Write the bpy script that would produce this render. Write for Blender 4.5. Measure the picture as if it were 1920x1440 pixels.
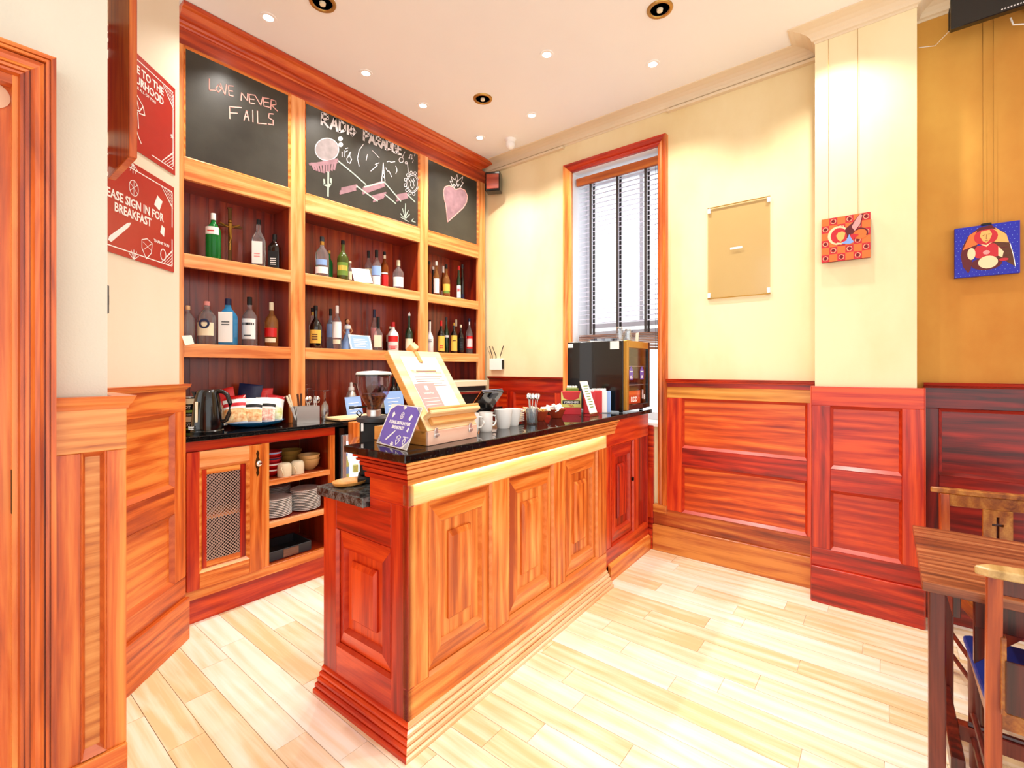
import bpy, bmesh, math, random
from mathutils import Matrix, Vector
random.seed(7)
R = math.radians
scn = bpy.context.scene
C = scn.collection
for o in list(bpy.data.objects): bpy.data.objects.remove(o)

# ------------------------------------------------------------------ camera
F, YAW, CY, H = 876.3, R(38.65), 691.0, 1.42
cs, sn = math.cos(YAW), math.sin(YAW)
cam = bpy.data.cameras.new('camera'); camo = bpy.data.objects.new('camera', cam); C.objects.link(camo)
camo.location = (0, 0, H); camo.rotation_euler = (R(90), 0, YAW - R(90))
cam.sensor_width = 36; cam.lens = 36 * F / 1920; cam.shift_y = -(720 - CY) / 1920; cam.clip_start = .05
scn.camera = camo
# ------------------------------------------------------------------ world and exposure
w = bpy.data.worlds.new('world'); scn.world = w; w.use_nodes = True
bg = w.node_tree.nodes['Background']; bg.inputs[0].default_value = (1, .985, .965, 1); bg.inputs[1].default_value = 1.5
scn.view_settings.view_transform = 'Standard'; scn.view_settings.look = 'None'
scn.view_settings.gamma = 1; scn.view_settings.exposure = 0.40; scn.view_settings.use_curve_mapping = False
SPOT_W = 56

# ------------------------------------------------------------------ measuring helpers (points on real planes)
def ray(px, py):
    x = (px - 960) / F; z = (CY - py) / F
    return (cs + x * sn, sn - x * cs, z)
def atz(px, py, z):
    d = ray(px, py); t = (z - H) / d[2]; return Vector((d[0] * t, d[1] * t, z))
def atx(px, py, x):
    d = ray(px, py); t = x / d[0]; return Vector((x, d[1] * t, H + d[2] * t))
def aty(px, py, y):
    d = ray(px, py); t = y / d[1]; return Vector((d[0] * t, y, H + d[2] * t))

# ------------------------------------------------------------------ materials
def lin(c):
    c = c.lstrip('#'); r = [int(c[i:i+2], 16) / 255 for i in (0, 2, 4)]
    return tuple(((v / 12.92) if v <= .04045 else ((v + .055) / 1.055) ** 2.4) for v in r) + (1,)
def newmat(name):
    m = bpy.data.materials.new(name); m.use_nodes = True
    nt = m.node_tree; b = nt.nodes['Principled BSDF']; return m, nt, b
def plain(name, col, rough=.5, metal=0, emit=None, es=1, trans=0, ior=1.45, alpha=1, coat=0, noise=0):
    m, nt, b = newmat(name)
    b.inputs['Base Color'].default_value = lin(col); b.inputs['Roughness'].default_value = rough
    b.inputs['Metallic'].default_value = metal; b.inputs['IOR'].default_value = ior
    b.inputs['Transmission Weight'].default_value = trans; b.inputs['Alpha'].default_value = alpha
    b.inputs['Coat Weight'].default_value = coat
    if emit: b.inputs['Emission Color'].default_value = lin(emit); b.inputs['Emission Strength'].default_value = es
    if noise:
        tc = nt.nodes.new('ShaderNodeTexCoord'); n = nt.nodes.new('ShaderNodeTexNoise'); n.inputs['Scale'].default_value = 18; n.inputs['Detail'].default_value = 4
        nt.links.new(tc.outputs['Object'], n.inputs['Vector'])
        mx = nt.nodes.new('ShaderNodeMix'); mx.data_type = 'RGBA'
        c = lin(col); mx.inputs[6].default_value = c; mx.inputs[7].default_value = tuple(v * (1 - noise) for v in c[:3]) + (1,)
        nt.links.new(n.outputs['Fac'], mx.inputs[0]); nt.links.new(mx.outputs[2], b.inputs['Base Color'])
    return m
def wood(name, cols, axis='x', sc=1.0, rough=.33, coat=.25, knots=0, spread=.25):
    m, nt, b = newmat(name); N = nt.nodes.new; L = nt.links.new
    tc = N('ShaderNodeTexCoord'); oi = N('ShaderNodeObjectInfo')
    vm = N('ShaderNodeVectorMath'); vm.operation = 'SCALE'; vm.inputs[0].default_value = (31, 17, 23); L(oi.outputs['Random'], vm.inputs['Scale'])
    va = N('ShaderNodeVectorMath'); va.operation = 'ADD'; L(tc.outputs['Object'], va.inputs[0]); L(vm.outputs[0], va.inputs[1])
    def mapped(al, cr):
        mp = N('ShaderNodeMapping'); s = [cr * sc] * 3; s['xyz'.index(axis)] = al * sc; mp.inputs['Scale'].default_value = s
        L(va.outputs[0], mp.inputs['Vector']); return mp.outputs[0]
    nA = N('ShaderNodeTexNoise'); nA.inputs['Scale'].default_value = 1; nA.inputs['Detail'].default_value = 5; nA.inputs['Distortion'].default_value = 1.6
    L(mapped(1.3, 13), nA.inputs['Vector'])
    nB = N('ShaderNodeTexNoise'); nB.inputs['Scale'].default_value = 1; nB.inputs['Detail'].default_value = 3
    L(mapped(4, 150), nB.inputs['Vector'])
    wv = N('ShaderNodeTexWave'); wv.wave_type = 'BANDS'; wv.bands_direction = {'x': 'Z', 'z': 'X', 'y': 'X'}[axis]
    wv.inputs['Scale'].default_value = 1; wv.inputs['Distortion'].default_value = 7; wv.inputs['Detail'].default_value = 3; wv.inputs['Detail Scale'].default_value = .8
    L(mapped(1.1, 6), wv.inputs['Vector'])
    mw = N('ShaderNodeMix'); mw.inputs[0].default_value = .16; L(nA.outputs['Fac'], mw.inputs[2]); L(wv.outputs['Fac'], mw.inputs[3])
    ad = N('ShaderNodeMath'); ad.operation = 'MULTIPLY_ADD'; ad.inputs[1].default_value = .3; L(nB.outputs['Fac'], ad.inputs[0]); L(mw.outputs[0], ad.inputs[2])
    rs = N('ShaderNodeMath'); rs.operation = 'MULTIPLY_ADD'; rs.inputs[1].default_value = spread; L(oi.outputs['Random'], rs.inputs[0]); L(ad.outputs[0], rs.inputs[2])
    sb = N('ShaderNodeMath'); sb.operation = 'SUBTRACT'; sb.inputs[1].default_value = .15 + spread / 2; L(rs.outputs[0], sb.inputs[0])
    cr = N('ShaderNodeValToRGB'); e = cr.color_ramp.elements
    e[0].position = .25; e[0].color = lin(cols[0]); e[1].position = .75; e[1].color = lin(cols[-1])
    if len(cols) == 3: k = e.new(.48); k.color = lin(cols[1])
    L(sb.outputs[0], cr.inputs[0]); out = cr.outputs[0]
    if knots:
        vo = N('ShaderNodeTexVoronoi'); vo.inputs['Scale'].default_value = knots; L(mapped(1, 2.2), vo.inputs['Vector'])
        kr = N('ShaderNodeValToRGB'); kr.color_ramp.elements[0].position = .015; kr.color_ramp.elements[1].position = .055
        kr.color_ramp.elements[0].color = (.5, .33, .22, 1); kr.color_ramp.elements[1].color = (1, 1, 1, 1)
        L(vo.outputs['Distance'], kr.inputs[0])
        mk = N('ShaderNodeMix'); mk.data_type = 'RGBA'; mk.blend_type = 'MULTIPLY'; mk.inputs[0].default_value = 1
        L(out, mk.inputs[6]); L(kr.outputs[0], mk.inputs[7]); out = mk.outputs[2]
    L(out, b.inputs['Base Color']); b.inputs['Roughness'].default_value = rough; b.inputs['Coat Weight'].default_value = coat; b.inputs['Coat Roughness'].default_value = .2
    bu = N('ShaderNodeBump'); bu.inputs['Strength'].default_value = .08; bu.inputs['Distance'].default_value = .003; L(nB.outputs['Fac'], bu.inputs['Height']); L(bu.outputs[0], b.inputs['Normal'])
    return m
def paint(name, c1, c2, scale=1.2, rough=.75, stretch=(1, 1, .35), fine=0):
    m, nt, b = newmat(name); N = nt.nodes.new; L = nt.links.new
    tc = N('ShaderNodeTexCoord'); mp = N('ShaderNodeMapping'); mp.inputs['Scale'].default_value = stretch
    L(tc.outputs['Object'], mp.inputs[0]); n = N('ShaderNodeTexNoise'); n.inputs['Scale'].default_value = scale; n.inputs['Detail'].default_value = 6; n.inputs['Roughness'].default_value = .55
    L(mp.outputs[0], n.inputs['Vector']); cr = N('ShaderNodeValToRGB'); cr.color_ramp.elements[0].position = .3; cr.color_ramp.elements[1].position = .62
    cr.color_ramp.elements[0].color = lin(c1); cr.color_ramp.elements[1].color = lin(c2); L(n.outputs['Fac'], cr.inputs[0]); L(cr.outputs[0], b.inputs['Base Color'])
    b.inputs['Roughness'].default_value = rough
    n2 = N('ShaderNodeTexNoise'); n2.inputs['Scale'].default_value = 160; bu = N('ShaderNodeBump'); bu.inputs['Strength'].default_value = .12 + fine; bu.inputs['Distance'].default_value = .002
    L(tc.outputs['Object'], n2.inputs['Vector']); L(n2.outputs['Fac'], bu.inputs['Height']); L(bu.outputs[0], b.inputs['Normal'])
    return m
def speck(name, c1, c2, scale, rough, th=.62):
    m, nt, b = newmat(name); N = nt.nodes.new; L = nt.links.new
    tc = N('ShaderNodeTexCoord'); n = N('ShaderNodeTexNoise'); n.inputs['Scale'].default_value = scale; n.inputs['Detail'].default_value = 5; n.inputs['Roughness'].default_value = .7
    L(tc.outputs['Object'], n.inputs['Vector']); cr = N('ShaderNodeValToRGB'); cr.color_ramp.elements[0].position = th - .08; cr.color_ramp.elements[1].position = th + .1
    cr.color_ramp.elements[0].color = lin(c1); cr.color_ramp.elements[1].color = lin(c2); L(n.outputs['Fac'], cr.inputs[0]); L(cr.outputs[0], b.inputs['Base Color']); b.inputs['Roughness'].default_value = rough
    return m
def clear(name, tint='#ffffff', a=.12, rough=.03):
    m = bpy.data.materials.new(name); m.use_nodes = True; nt = m.node_tree; nt.nodes.clear(); N = nt.nodes.new; L = nt.links.new
    o = N('ShaderNodeOutputMaterial'); t = N('ShaderNodeBsdfTransparent'); t.inputs[0].default_value = lin(tint)
    g = N('ShaderNodeBsdfGlossy'); g.inputs['Roughness'].default_value = rough; lw_ = N('ShaderNodeLayerWeight'); lw_.inputs[0].default_value = .5; fr = N('ShaderNodeMath'); fr.operation = 'POWER'; fr.inputs[1].default_value = 4; L(lw_.outputs['Facing'], fr.inputs[0])
    ad = N('ShaderNodeMath'); ad.operation = 'ADD'; ad.inputs[1].default_value = a; L(fr.outputs[0], ad.inputs[0])
    mx = N('ShaderNodeMixShader'); L(ad.outputs[0], mx.inputs[0]); L(t.outputs[0], mx.inputs[1]); L(g.outputs[0], mx.inputs[2]); L(mx.outputs[0], o.inputs[0])
    return m
def translucent(name, col, k=.6):
    m = bpy.data.materials.new(name); m.use_nodes = True; nt = m.node_tree; nt.nodes.clear(); N = nt.nodes.new; L = nt.links.new
    o = N('ShaderNodeOutputMaterial'); d = N('ShaderNodeBsdfDiffuse'); t = N('ShaderNodeBsdfTranslucent'); mx = N('ShaderNodeMixShader'); mx.inputs[0].default_value = k
    d.inputs[0].default_value = lin(col); t.inputs[0].default_value = lin(col); L(d.outputs[0], mx.inputs[1]); L(t.outputs[0], mx.inputs[2]); L(mx.outputs[0], o.inputs[0]); return m
def emis(name, col, s):
    m = bpy.data.materials.new(name); m.use_nodes = True; nt = m.node_tree; nt.nodes.clear()
    o = nt.nodes.new('ShaderNodeOutputMaterial'); e = nt.nodes.new('ShaderNodeEmission'); e.inputs[0].default_value = lin(col); e.inputs[1].default_value = s
    nt.links.new(e.outputs[0], o.inputs[0]); return m
W1 = ['#963610', '#d0601e', '#ec9240']       # warm cherry, door side
W2 = ['#a84410', '#dc7428', '#f8ac58']       # counter front
W3 = ['#760c02', '#b42206', '#e04e16']       # red that shaded wood takes, put into the colour
W4 = ['#5c0e04', '#8c2408', '#a83c12']       # shelf interior, its shade mixed into the red
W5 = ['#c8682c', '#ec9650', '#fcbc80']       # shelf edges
W6 = ['#902004', '#cc4c10', '#f08430']       # right wainscot panels
M = dict(
 w1x=wood('cherry_h', W1, 'x'), w1z=wood('cherry_v', W1, 'z'), w1p=wood('cherry_panel', ['#a34c18', '#cf7c34', '#e39a50'], 'x', 1.6),
 w2x=wood('counter_h', W2, 'x'), w2z=wood('counter_v', W2, 'z'), w2y=wood('counter_end_shade_h', W3, 'y'), w2e=wood('counter_end_shade_v', W3, 'z'),  # counter end is a redder copy of the front, shade painted in
 w2t=wood('pale_rail', ['#ecb264', '#f6cc88', '#fbe2b4'], 'x', spread=.05), w2lit=wood('moulding', ['#e09a60', '#f2c090', '#fbe0c0'], 'x', spread=.05, rough=.25, coat=.7), w2n=wood('moulding_top', ['#c06c2c', '#e08e44', '#f2ae68'], 'x', spread=.05), w3x=wood('redwood_h', W3, 'x', knots=0), w3z=wood('redwood_v', W3, 'z'), w3p=wood('red_panel', ['#840f02', '#b42606', '#dc4c14'], 'x', 1.1),  # front base moulding has strong light painted into its pale tone
 wdx=wood('niche_shade_h', ['#420502', '#760e04', '#a4200a'], 'x'), wdz=wood('niche_shade_v', ['#420502', '#760e04', '#a4200a'], 'z'), bn=wood('bead_orange', ['#cc6c2c', '#d87c38', '#e48c48'], 'x', spread=.05), br=wood('bead_red', ['#a82408', '#b83010', '#c84018'], 'x', spread=.05), bc=wood('bead_cherry', ['#b85020', '#c86028', '#d87034'], 'x', spread=.05),  # dark red is the wainscot red with the niche shade put in
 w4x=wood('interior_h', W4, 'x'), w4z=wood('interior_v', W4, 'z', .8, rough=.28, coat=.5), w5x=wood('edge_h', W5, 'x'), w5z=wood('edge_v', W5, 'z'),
 w6x=wood('pine_panel', W6, 'x', .9, knots=1.6), w6b=wood('pine_band', ['#b06018', '#dc9438', '#eeb460'], 'x', 1, knots=2.2, spread=.1), w6k=wood('pine_plinth', ['#70280c', '#a84818', '#d88a3c'], 'x', .8, knots=1.5, spread=.35),
 wf=wood('frieze', ['#8c2108', '#bd4316', '#da6e30'], 'x', .9),
 floor=wood('floor_oak', ['#e4c898', '#f3e2c6', '#fbf3e6'], 'y', .8, rough=.28, coat=.2, spread=.42), joint=plain('joint', '#7a5428', .9),
 table=wood('table_top', ['#4a1d0e', '#85421f', '#b87448'], 'y', 1.2, rough=.35), tleg=wood('table_leg', ['#2c0a05', '#571408', '#7a2a14'], 'z', 1.2),
 ch=wood('chair_wood', ['#6a2c0a', '#9a5618', '#c08438'], 'y', 1, spread=.1), chz=wood('chair_post', ['#7a2408', '#aa4a1a', '#c8702e'], 'z', 1, spread=.1), chd=wood('chair_dark', ['#260803', '#48120a', '#642010'], 'z', 1),
 rail=wood('rail_pale', ['#8e6a34', '#b8945a', '#d0b078'], 'y', 1), beech=wood('beech', ['#e2b47a', '#efcb98', '#f6dcb4'], 'x', 1, rough=.45, coat=0, spread=.05),
 beecho=wood('beech_orange', ['#d0843c', '#e09c54', '#ecb470'], 'x', 1, rough=.45, coat=0, spread=.05), beechs=wood('beech_side', ['#b87028', '#d89444', '#e8ac5c'], 'y', 1, rough=.45, coat=0, spread=.05), beechp=wood('beech_pink', ['#e0a890', '#ecc0a8', '#f2ccb4'], 'x', 1, rough=.5, coat=0, spread=.05),
 wallR=paint('wall_cream', '#dcc288', '#efe1b8', 1.0, stretch=(1, 1, .55)), wallN=paint('wall_niche_shaded', '#b8701c', '#d8a448', 1.1, stretch=(1, 1, .6)), wallL=paint('wall_left', '#d2cebf', '#dcd8c8', 2, fine=.2), wallA=paint('wall_angle', '#dfd3bc', '#e7dcc8', 1.5),  # niche wall ochre has the corner's shade painted in
 ceil=paint('ceiling', '#eeebe8', '#f3f1ee', .7, rough=.8), cove=paint('cove', '#e0cdac', '#e6d4b8', .8, rough=.7),
 gran=speck('granite', '#0a080a', '#3c3834', 90, .03), gran2=speck('granite_grey', '#201f1f', '#6a6e6c', 45, .12, .5), grane=speck('granite_edge', '#050508', '#141018', 80, .12),
 board=paint('chalkboard', '#26241f', '#3c3a33', 2.2, rough=.3, stretch=(1, 1, 1)), chalkw=plain('chalk_white', '#e8dfe0', .9, noise=.25), chalkp=plain('chalk_pink', '#e2a49a', .9, noise=.3), chalkf=plain('chalk_fill', '#a07a82', .95, noise=.6), chalkm=plain('chalk_moon', '#a09494', .95, noise=.6), chalkb=plain('chalk_green', '#a8b4a8', .9, noise=.3),
 white=plain('white', '#f3f1ee', .45), whiteg=plain('white_gloss', '#f4f2ee', .12, coat=.5), cream=plain('cream', '#ecdfc0', .4), black=plain('black', '#0b0a0b', .18, coat=.4), blackm=plain('black_matt', '#0d0c0d', .6),
 chrome=plain('chrome', '#d8d8d8', .12, 1), steel=plain('steel', '#dedcd8', .28, .75), brass=plain('brass', '#b58c4a', .3, 1), bronze=plain('bronze', '#5a3c1c', .4, .8), latt=plain('lattice', '#d0b8ac', .35, .3), dgrey=plain('dark_grey', '#34383e', .5),
 blue=plain('blue_glaze', '#1c6fa8', .12, coat=.6), seat=plain('blue_seat', '#1c3fb4', .6, noise=.45), red=plain('red', '#c81414', .35), terra=plain('terracotta', '#a83a1c', .35),
 poster=plain('poster_red', '#b5352c', .22, noise=.15), purple=plain('purple', '#6a58b8', .25), sblue=plain('sign_blue', '#8fb0e4', .25), sgrey=plain('sign_grey', '#dcdade', .25),
 glass=clear('clear_glass', '#e6eef4', .30), perspex=clear('perspex', '#f6f0e4', .04, .1), pane=clear('pane', '#fbfdff', .02), smoke=clear('hopper', '#e4dcee', .08),
 gold=plain('gold_trim', '#b98c3a', .3, .6), yellow=plain('label_yellow', '#e4b84c', .5), navy=plain('navy', '#141a44', .4), brown=plain('brown', '#5a3018', .6), skin=plain('skin', '#c98d62', .5),
 bulb=emis('bulb', '#fff6e6', 14), led=emis('led', '#fff0d4', 80), fridgel=emis('fridge_light', '#f2f6ff', 1.6), glow=emis('cabinet_glow', '#fff0d0', 9),
 slat=translucent('slat', '#e8e8f2', .5), slatw=wood('slat_stack', ['#6a4436', '#8a6452', '#a5826e'], 'x', 1), tape=plain('blind_tape', '#3a3434', .8), val=wood('valance', ['#8c3c0c', '#ac5216', '#c06a24'], 'x', 1),
 upvc=plain('window_white', '#e9ebf0', .35), reveal=plain('reveal_white', '#eef0f4', .6), pinkd=plain('disc', '#dcb090', .5), cloth=plain('paper', '#f4f0e4', .8), pinkp=plain('paper_pink', '#e89a98', .8), tea=plain('tea_red', '#cc2430', .4), teay=plain('tea_yellow', '#d8d070', .4), teag=plain('tea_green', '#6c8c34', .4), bowl=plain('bowl_tan', '#d8b070', .25, coat=.3), bowly=plain('bowl_yellow', '#c89a48', .3, coat=.3),
)
def glassm(name, col, rough=.05, tr=.85):
    return plain(name, col, rough, trans=tr, ior=1.3)

# ------------------------------------------------------------------ mesh builder
class MB:
    def __init__(s, M=None): s.v = []; s.f = []; s.sm = []; s.M = M
    def add(s, vs, fs, smooth=False):
        n = len(s.v); s.v += [(s.M @ Vector(p) if s.M else Vector(p)) for p in vs]
        s.f += [tuple(n + i for i in f) for f in fs]; s.sm += [smooth] * len(fs); return s
    def box(s, x0, x1, y0, y1, z0, z1):
        v = [(x, y, z) for x in (x0, x1) for y in (y0, y1) for z in (z0, z1)]
        return s.add(v, [(0, 1, 3, 2), (4, 6, 7, 5), (0, 4, 5, 1), (2, 3, 7, 6), (0, 2, 6, 4), (1, 5, 7, 3)])
    def hexa(s, p): # 8 corners: bottom 4 ccw, top 4
        return s.add(p, [(3, 2, 1, 0), (4, 5, 6, 7), (0, 1, 5, 4), (1, 2, 6, 5), (2, 3, 7, 6), (3, 0, 4, 7)])
    def obox(s, c, sz, rx=0, ry=0, rz=0):
        m = Matrix.Translation(c) @ Matrix.Rotation(rz, 4, 'Z') @ Matrix.Rotation(ry, 4, 'Y') @ Matrix.Rotation(rx, 4, 'X')
        a, b, d = sz[0] / 2, sz[1] / 2, sz[2] / 2
        v = [m @ Vector((x, y, z)) for x in (-a, a) for y in (-b, b) for z in (-d, d)]
        return s.add(v, [(0, 1, 3, 2), (4, 6, 7, 5), (0, 4, 5, 1), (2, 3, 7, 6), (0, 2, 6, 4), (1, 5, 7, 3)])
    def poly(s, pts, axis, a0, a1):   # prism; axis x: pts=(y,z), y: (x,z), z: (x,y)
        def P(p, a): return {'x': (a, p[0], p[1]), 'y': (p[0], a, p[1]), 'z': (p[0], p[1], a)}[axis]
        n = len(pts); v = [P(p, a0) for p in pts] + [P(p, a1) for p in pts]
        return s.add(v, [tuple(range(n))[::-1], tuple(range(n, 2 * n))] + [(i, (i + 1) % n, n + (i + 1) % n, n + i) for i in range(n)])
    def lathe(s, prof, c=(0, 0, 0), n=20, sq=0, axis='z', a0=0, a1=2 * math.pi, sx=1, sy=1, cap=True):
        full = abs(a1 - a0 - 2 * math.pi) < 1e-6; k = n if full else n + 1; v = []
        for r, z in prof:
            for i in range(k):
                a = a0 + (a1 - a0) * i / n; x, y = math.cos(a), math.sin(a)
                if sq:
                    q = (abs(x) ** sq + abs(y) ** sq) ** (-1 / sq); x *= q; y *= q
                x *= r * sx; y *= r * sy
                v.append({'z': (c[0] + x, c[1] + y, c[2] + z), 'y': (c[0] + x, c[1] + z, c[2] + y), 'x': (c[0] + z, c[1] + x, c[2] + y)}[axis])
        f = []
        for j in range(len(prof) - 1):
            for i in range(n if full else n):
                a = j * k + i; b = j * k + (i + 1) % k; f.append((a, b, b + k, a + k))
        s.add(v, f, True)
        if full and cap:
            if prof[0][0] > 1e-5: s.add([v[i] for i in range(k)], [tuple(range(k))[::-1]])
            if prof[-1][0] > 1e-5: s.add(v[-k:], [tuple(range(k))])
        return s
    def tube(s, pts, r, n=8, smooth=True, r1=None):
        P = [Vector(p) for p in pts]; v = []; m = len(P)
        for i, p in enumerate(P):
            d = (P[min(i + 1, m - 1)] - P[max(i - 1, 0)]).normalized(); u = d.cross(Vector((0, 0, 1)))
            if u.length < .05: u = d.cross(Vector((1, 0, 0)))
            u.normalize(); q = d.cross(u); rr = r if r1 is None else r + (r1 - r) * i / (m - 1)
            v += [p + (u * math.cos(2 * math.pi * j / n) + q * math.sin(2 * math.pi * j / n)) * rr for j in range(n)]
        f = [(i * n + j, i * n + (j + 1) % n, (i + 1) * n + (j + 1) % n, (i + 1) * n + j) for i in range(m - 1) for j in range(n)]
        s.add(v, f, smooth); s.add(v[:n], [tuple(range(n))[::-1]]); s.add(v[-n:], [tuple(range(n))]); return s
    def sweep(s, path, prof, cap=True, seg=None):   # prof: (outward, z); outward = right of travel
        n = len(path); k = len(prof); v = []
        for i in range(n):
            p = Vector(path[i]); ds = []
            if i > 0: ds.append((p - Vector(path[i - 1])).normalized())
            if i < n - 1: ds.append((Vector(path[i + 1]) - p).normalized())
            ns = [Vector((d.y, -d.x)) for d in ds]; m = sum(ns, Vector((0, 0))).normalized(); m = m / max(.2, m.dot(ns[0]))
            v += [(p.x + m.x * o, p.y + m.y * o, z) for o, z in prof]
        f = [(i * k + j, i * k + (j + 1) % k, (i + 1) * k + (j + 1) % k, (i + 1) * k + j) for i in range(n - 1) for j in range(k)]
        if seg is not None: f = [q for i in seg for q in f[i * k:(i + 1) * k]]
        s.add(v, f)
        if cap: s.add(v[:k], [tuple(range(k))]); s.add(v[-k:], [tuple(range(k))[::-1]])
        return s
    def sphere(s, c, r, n=12, sz=1, sx=1, sy=1):
        m = max(5, n // 2); return s.lathe([(max(1e-6, r * math.sin(math.pi * j / m)), -r * sz * math.cos(math.pi * j / m)) for j in range(m + 1)], c, n, sx=sx, sy=sy)
    def ribbon(s, pts, wd, y, th=.0008):   # polyline of (x,z) in plane y
        for a, b in zip(pts[:-1], pts[1:]):
            a = Vector(a); b = Vector(b); d = b - a
            if d.length < 1e-6: continue
            d.normalize(); q = Vector((-d.y, d.x)) * wd / 2; e = d * wd * .25; a = a - e; b = b + e
            P = [a - q, b - q, b + q, a + q]
            s.add([(p.x, y, p.y) for p in P] + [(p.x, y - th, p.y) for p in P], [(0, 1, 2, 3), (7, 6, 5, 4), (0, 4, 5, 1), (1, 5, 6, 2), (2, 6, 7, 3), (3, 7, 4, 0)])
        return s
    def build(s, name, mat, parent=None, bevel=0, loc=None, kind=None, label=None):
        me = bpy.data.meshes.new(name); me.from_pydata([tuple(p) for p in s.v], [], s.f)
        bm = bmesh.new(); bm.from_mesh(me)
        bmesh.ops.recalc_face_normals(bm, faces=bm.faces)
        for i, fc in enumerate(bm.faces): fc.smooth = s.sm[i] if i < len(s.sm) else False
        lv = [v for v in bm.verts if not v.link_faces]
        if lv: bmesh.ops.delete(bm, geom=lv, context='VERTS')
        if bevel: bmesh.ops.bevel(bm, geom=list(bm.edges), offset=bevel, segments=1, affect='EDGES', clamp_overlap=True)
        bm.to_mesh(me); bm.free()
        if any(s.sm):
            try: me.set_sharp_from_angle(angle=R(40))
            except Exception: pass
        me.materials.append(M[mat] if isinstance(mat, str) else mat)
        o = bpy.data.objects.new(name, me); C.objects.link(o)
        if parent: o.parent = parent
        if loc is not None: o.location = loc
        if kind: o['kind'] = kind
        if label: o['label'] = label
        return o
def thing(name, label, cat, loc=(0, 0, 0), rz=0, group=None):
    o = bpy.data.objects.new(name, None); C.objects.link(o); o.location = loc; o.rotation_euler = (0, 0, rz); o.empty_display_size = .05
    o['label'] = label; o['category'] = cat
    if group: o['group'] = group
    return o
def struct(name, loc=(0, 0, 0), rz=0, label=None):
    o = bpy.data.objects.new(name, None); C.objects.link(o); o.location = loc; o.rotation_euler = (0, 0, rz); o.empty_display_size = .05
    o['kind'] = 'structure'
    if label: o['label'] = label
    return o
def tag(o, label, cat, group=None):
    o['label'] = label; o['category'] = cat
    if group: o['group'] = group
    return o
def text(body, size, mat, parent, x, y, z, align='CENTER', Mx=None, name='lettering', bold=0, sx=1, spacing=1):
    cu = bpy.data.curves.new(name, 'FONT'); cu.body = body; cu.size = size; cu.align_x = align; cu.extrude = .0004; cu.offset = bold; cu.space_character = spacing; cu.resolution_u = 2; cu.space_line = .95
    to = bpy.data.objects.new(name, cu); me = bpy.data.meshes.new_from_object(to)
    T = Matrix.Translation((x, y, z)) @ Matrix.Rotation(R(90), 4, 'X') @ Matrix.Scale(sx, 4, (1, 0, 0))
    if Mx: T = Mx @ T
    me.transform(T); me.materials.clear(); me.materials.append(M[mat]); bpy.data.objects.remove(to)
    o = bpy.data.objects.new(name, me); C.objects.link(o); o.parent = parent; return o
def link_copy(o, parent=None):
    c = o.copy(); C.objects.link(c)
    if parent: c.parent = parent
    for ch in [x for x in bpy.data.objects if x.parent == o]: link_copy(ch, c)
    return c
FX = Matrix.Rotation(R(-90), 4, 'Z')    # local frame of things that face -X

# ================================================================== ROOM
def slopeframe(mb, x0, x1, z0, z1, y0, y1, wx, wz=None):
    wz = wz or wx
    o = [(x0, z0), (x1, z0), (x1, z1), (x0, z1)]; i = [(x0 + wx, z0 + wz), (x1 - wx, z0 + wz), (x1 - wx, z1 - wz), (x0 + wx, z1 - wz)]
    v = [(a, y0, b) for a, b in o] + [(a, y1, b) for a, b in i] + [(a, max(y0, y1) + .004, b) for a, b in o] + [(a, max(y0, y1) + .004, b) for a, b in i]
    f = []
    for k in range(4):
        n = (k + 1) % 4; f += [(k, n, 4 + n, 4 + k), (8 + k, 12 + k, 12 + n, 8 + n), (k, 8 + k, 8 + n, n), (4 + k, 4 + n, 12 + n, 12 + k)]
    mb.add(v, f); return mb
CAP = [(-.03, 1.31), (.006, 1.31), (.010, 1.318), (.022, 1.322), (.026, 1.332), (.030, 1.340), (-.03, 1.340)]
def wainscot(name, loc, rz, x0, x1, panels, mats, label=None, capcols=None, plinth=.208, zt=1.195, cap=True, band=None, stileM=None, x0b=None, mid=(.685, .818)):
    s = struct(name, loc, rz, label); mr, ms, mp, mk = mats; x0b = x0 if x0b is None else x0b
    MB().box(x0b, x1, -.02, .03, 0, plinth).build('plinth', mk, s, .003)
    MB().box(x0b, x1, 0, .03, plinth, .327).build('bottom_rail', mk if mk != 'w3x' else mr, s, .002)
    if band:
        MB().box(x0, x1, 0, .03, zt, zt + .085).build('top_rail', band, s, .002); MB().box(x0, x1, 0, .03, zt + .085, 1.312).build('frieze_rail', mr, s)
    else: MB().box(x0, x1, 0, .03, zt, 1.312).build('top_rail', mr, s, .002)
    e = x0
    for a, b in panels:
        MB().box(e, a, 0, .03, .327, zt).build('stile', ms, s, .002); e = b
        MB().box(a, b, 0, .03, *mid).build('mid_rail', mr, s, .002)
        for z0, z1 in ((.327, mid[0]), (mid[1], zt)):
            MB().box(a, b, .02, .03, z0, z1).build('panel', mp, s)
            slopeframe(MB(), a, b, z0, z1, -.001, .021, .014, .02).build('panel_moulding', {'w3x': 'br', 'w1x': 'bc'}.get(mr, mr), s)
    MB().box(e, x1, 0, .03, .327, zt).build('stile', ms, s, .002)
    if cap: MB().sweep([(x0, 0), (x1, 0)], CAP).build('cap_rail', mr, s)
    return s

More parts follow.
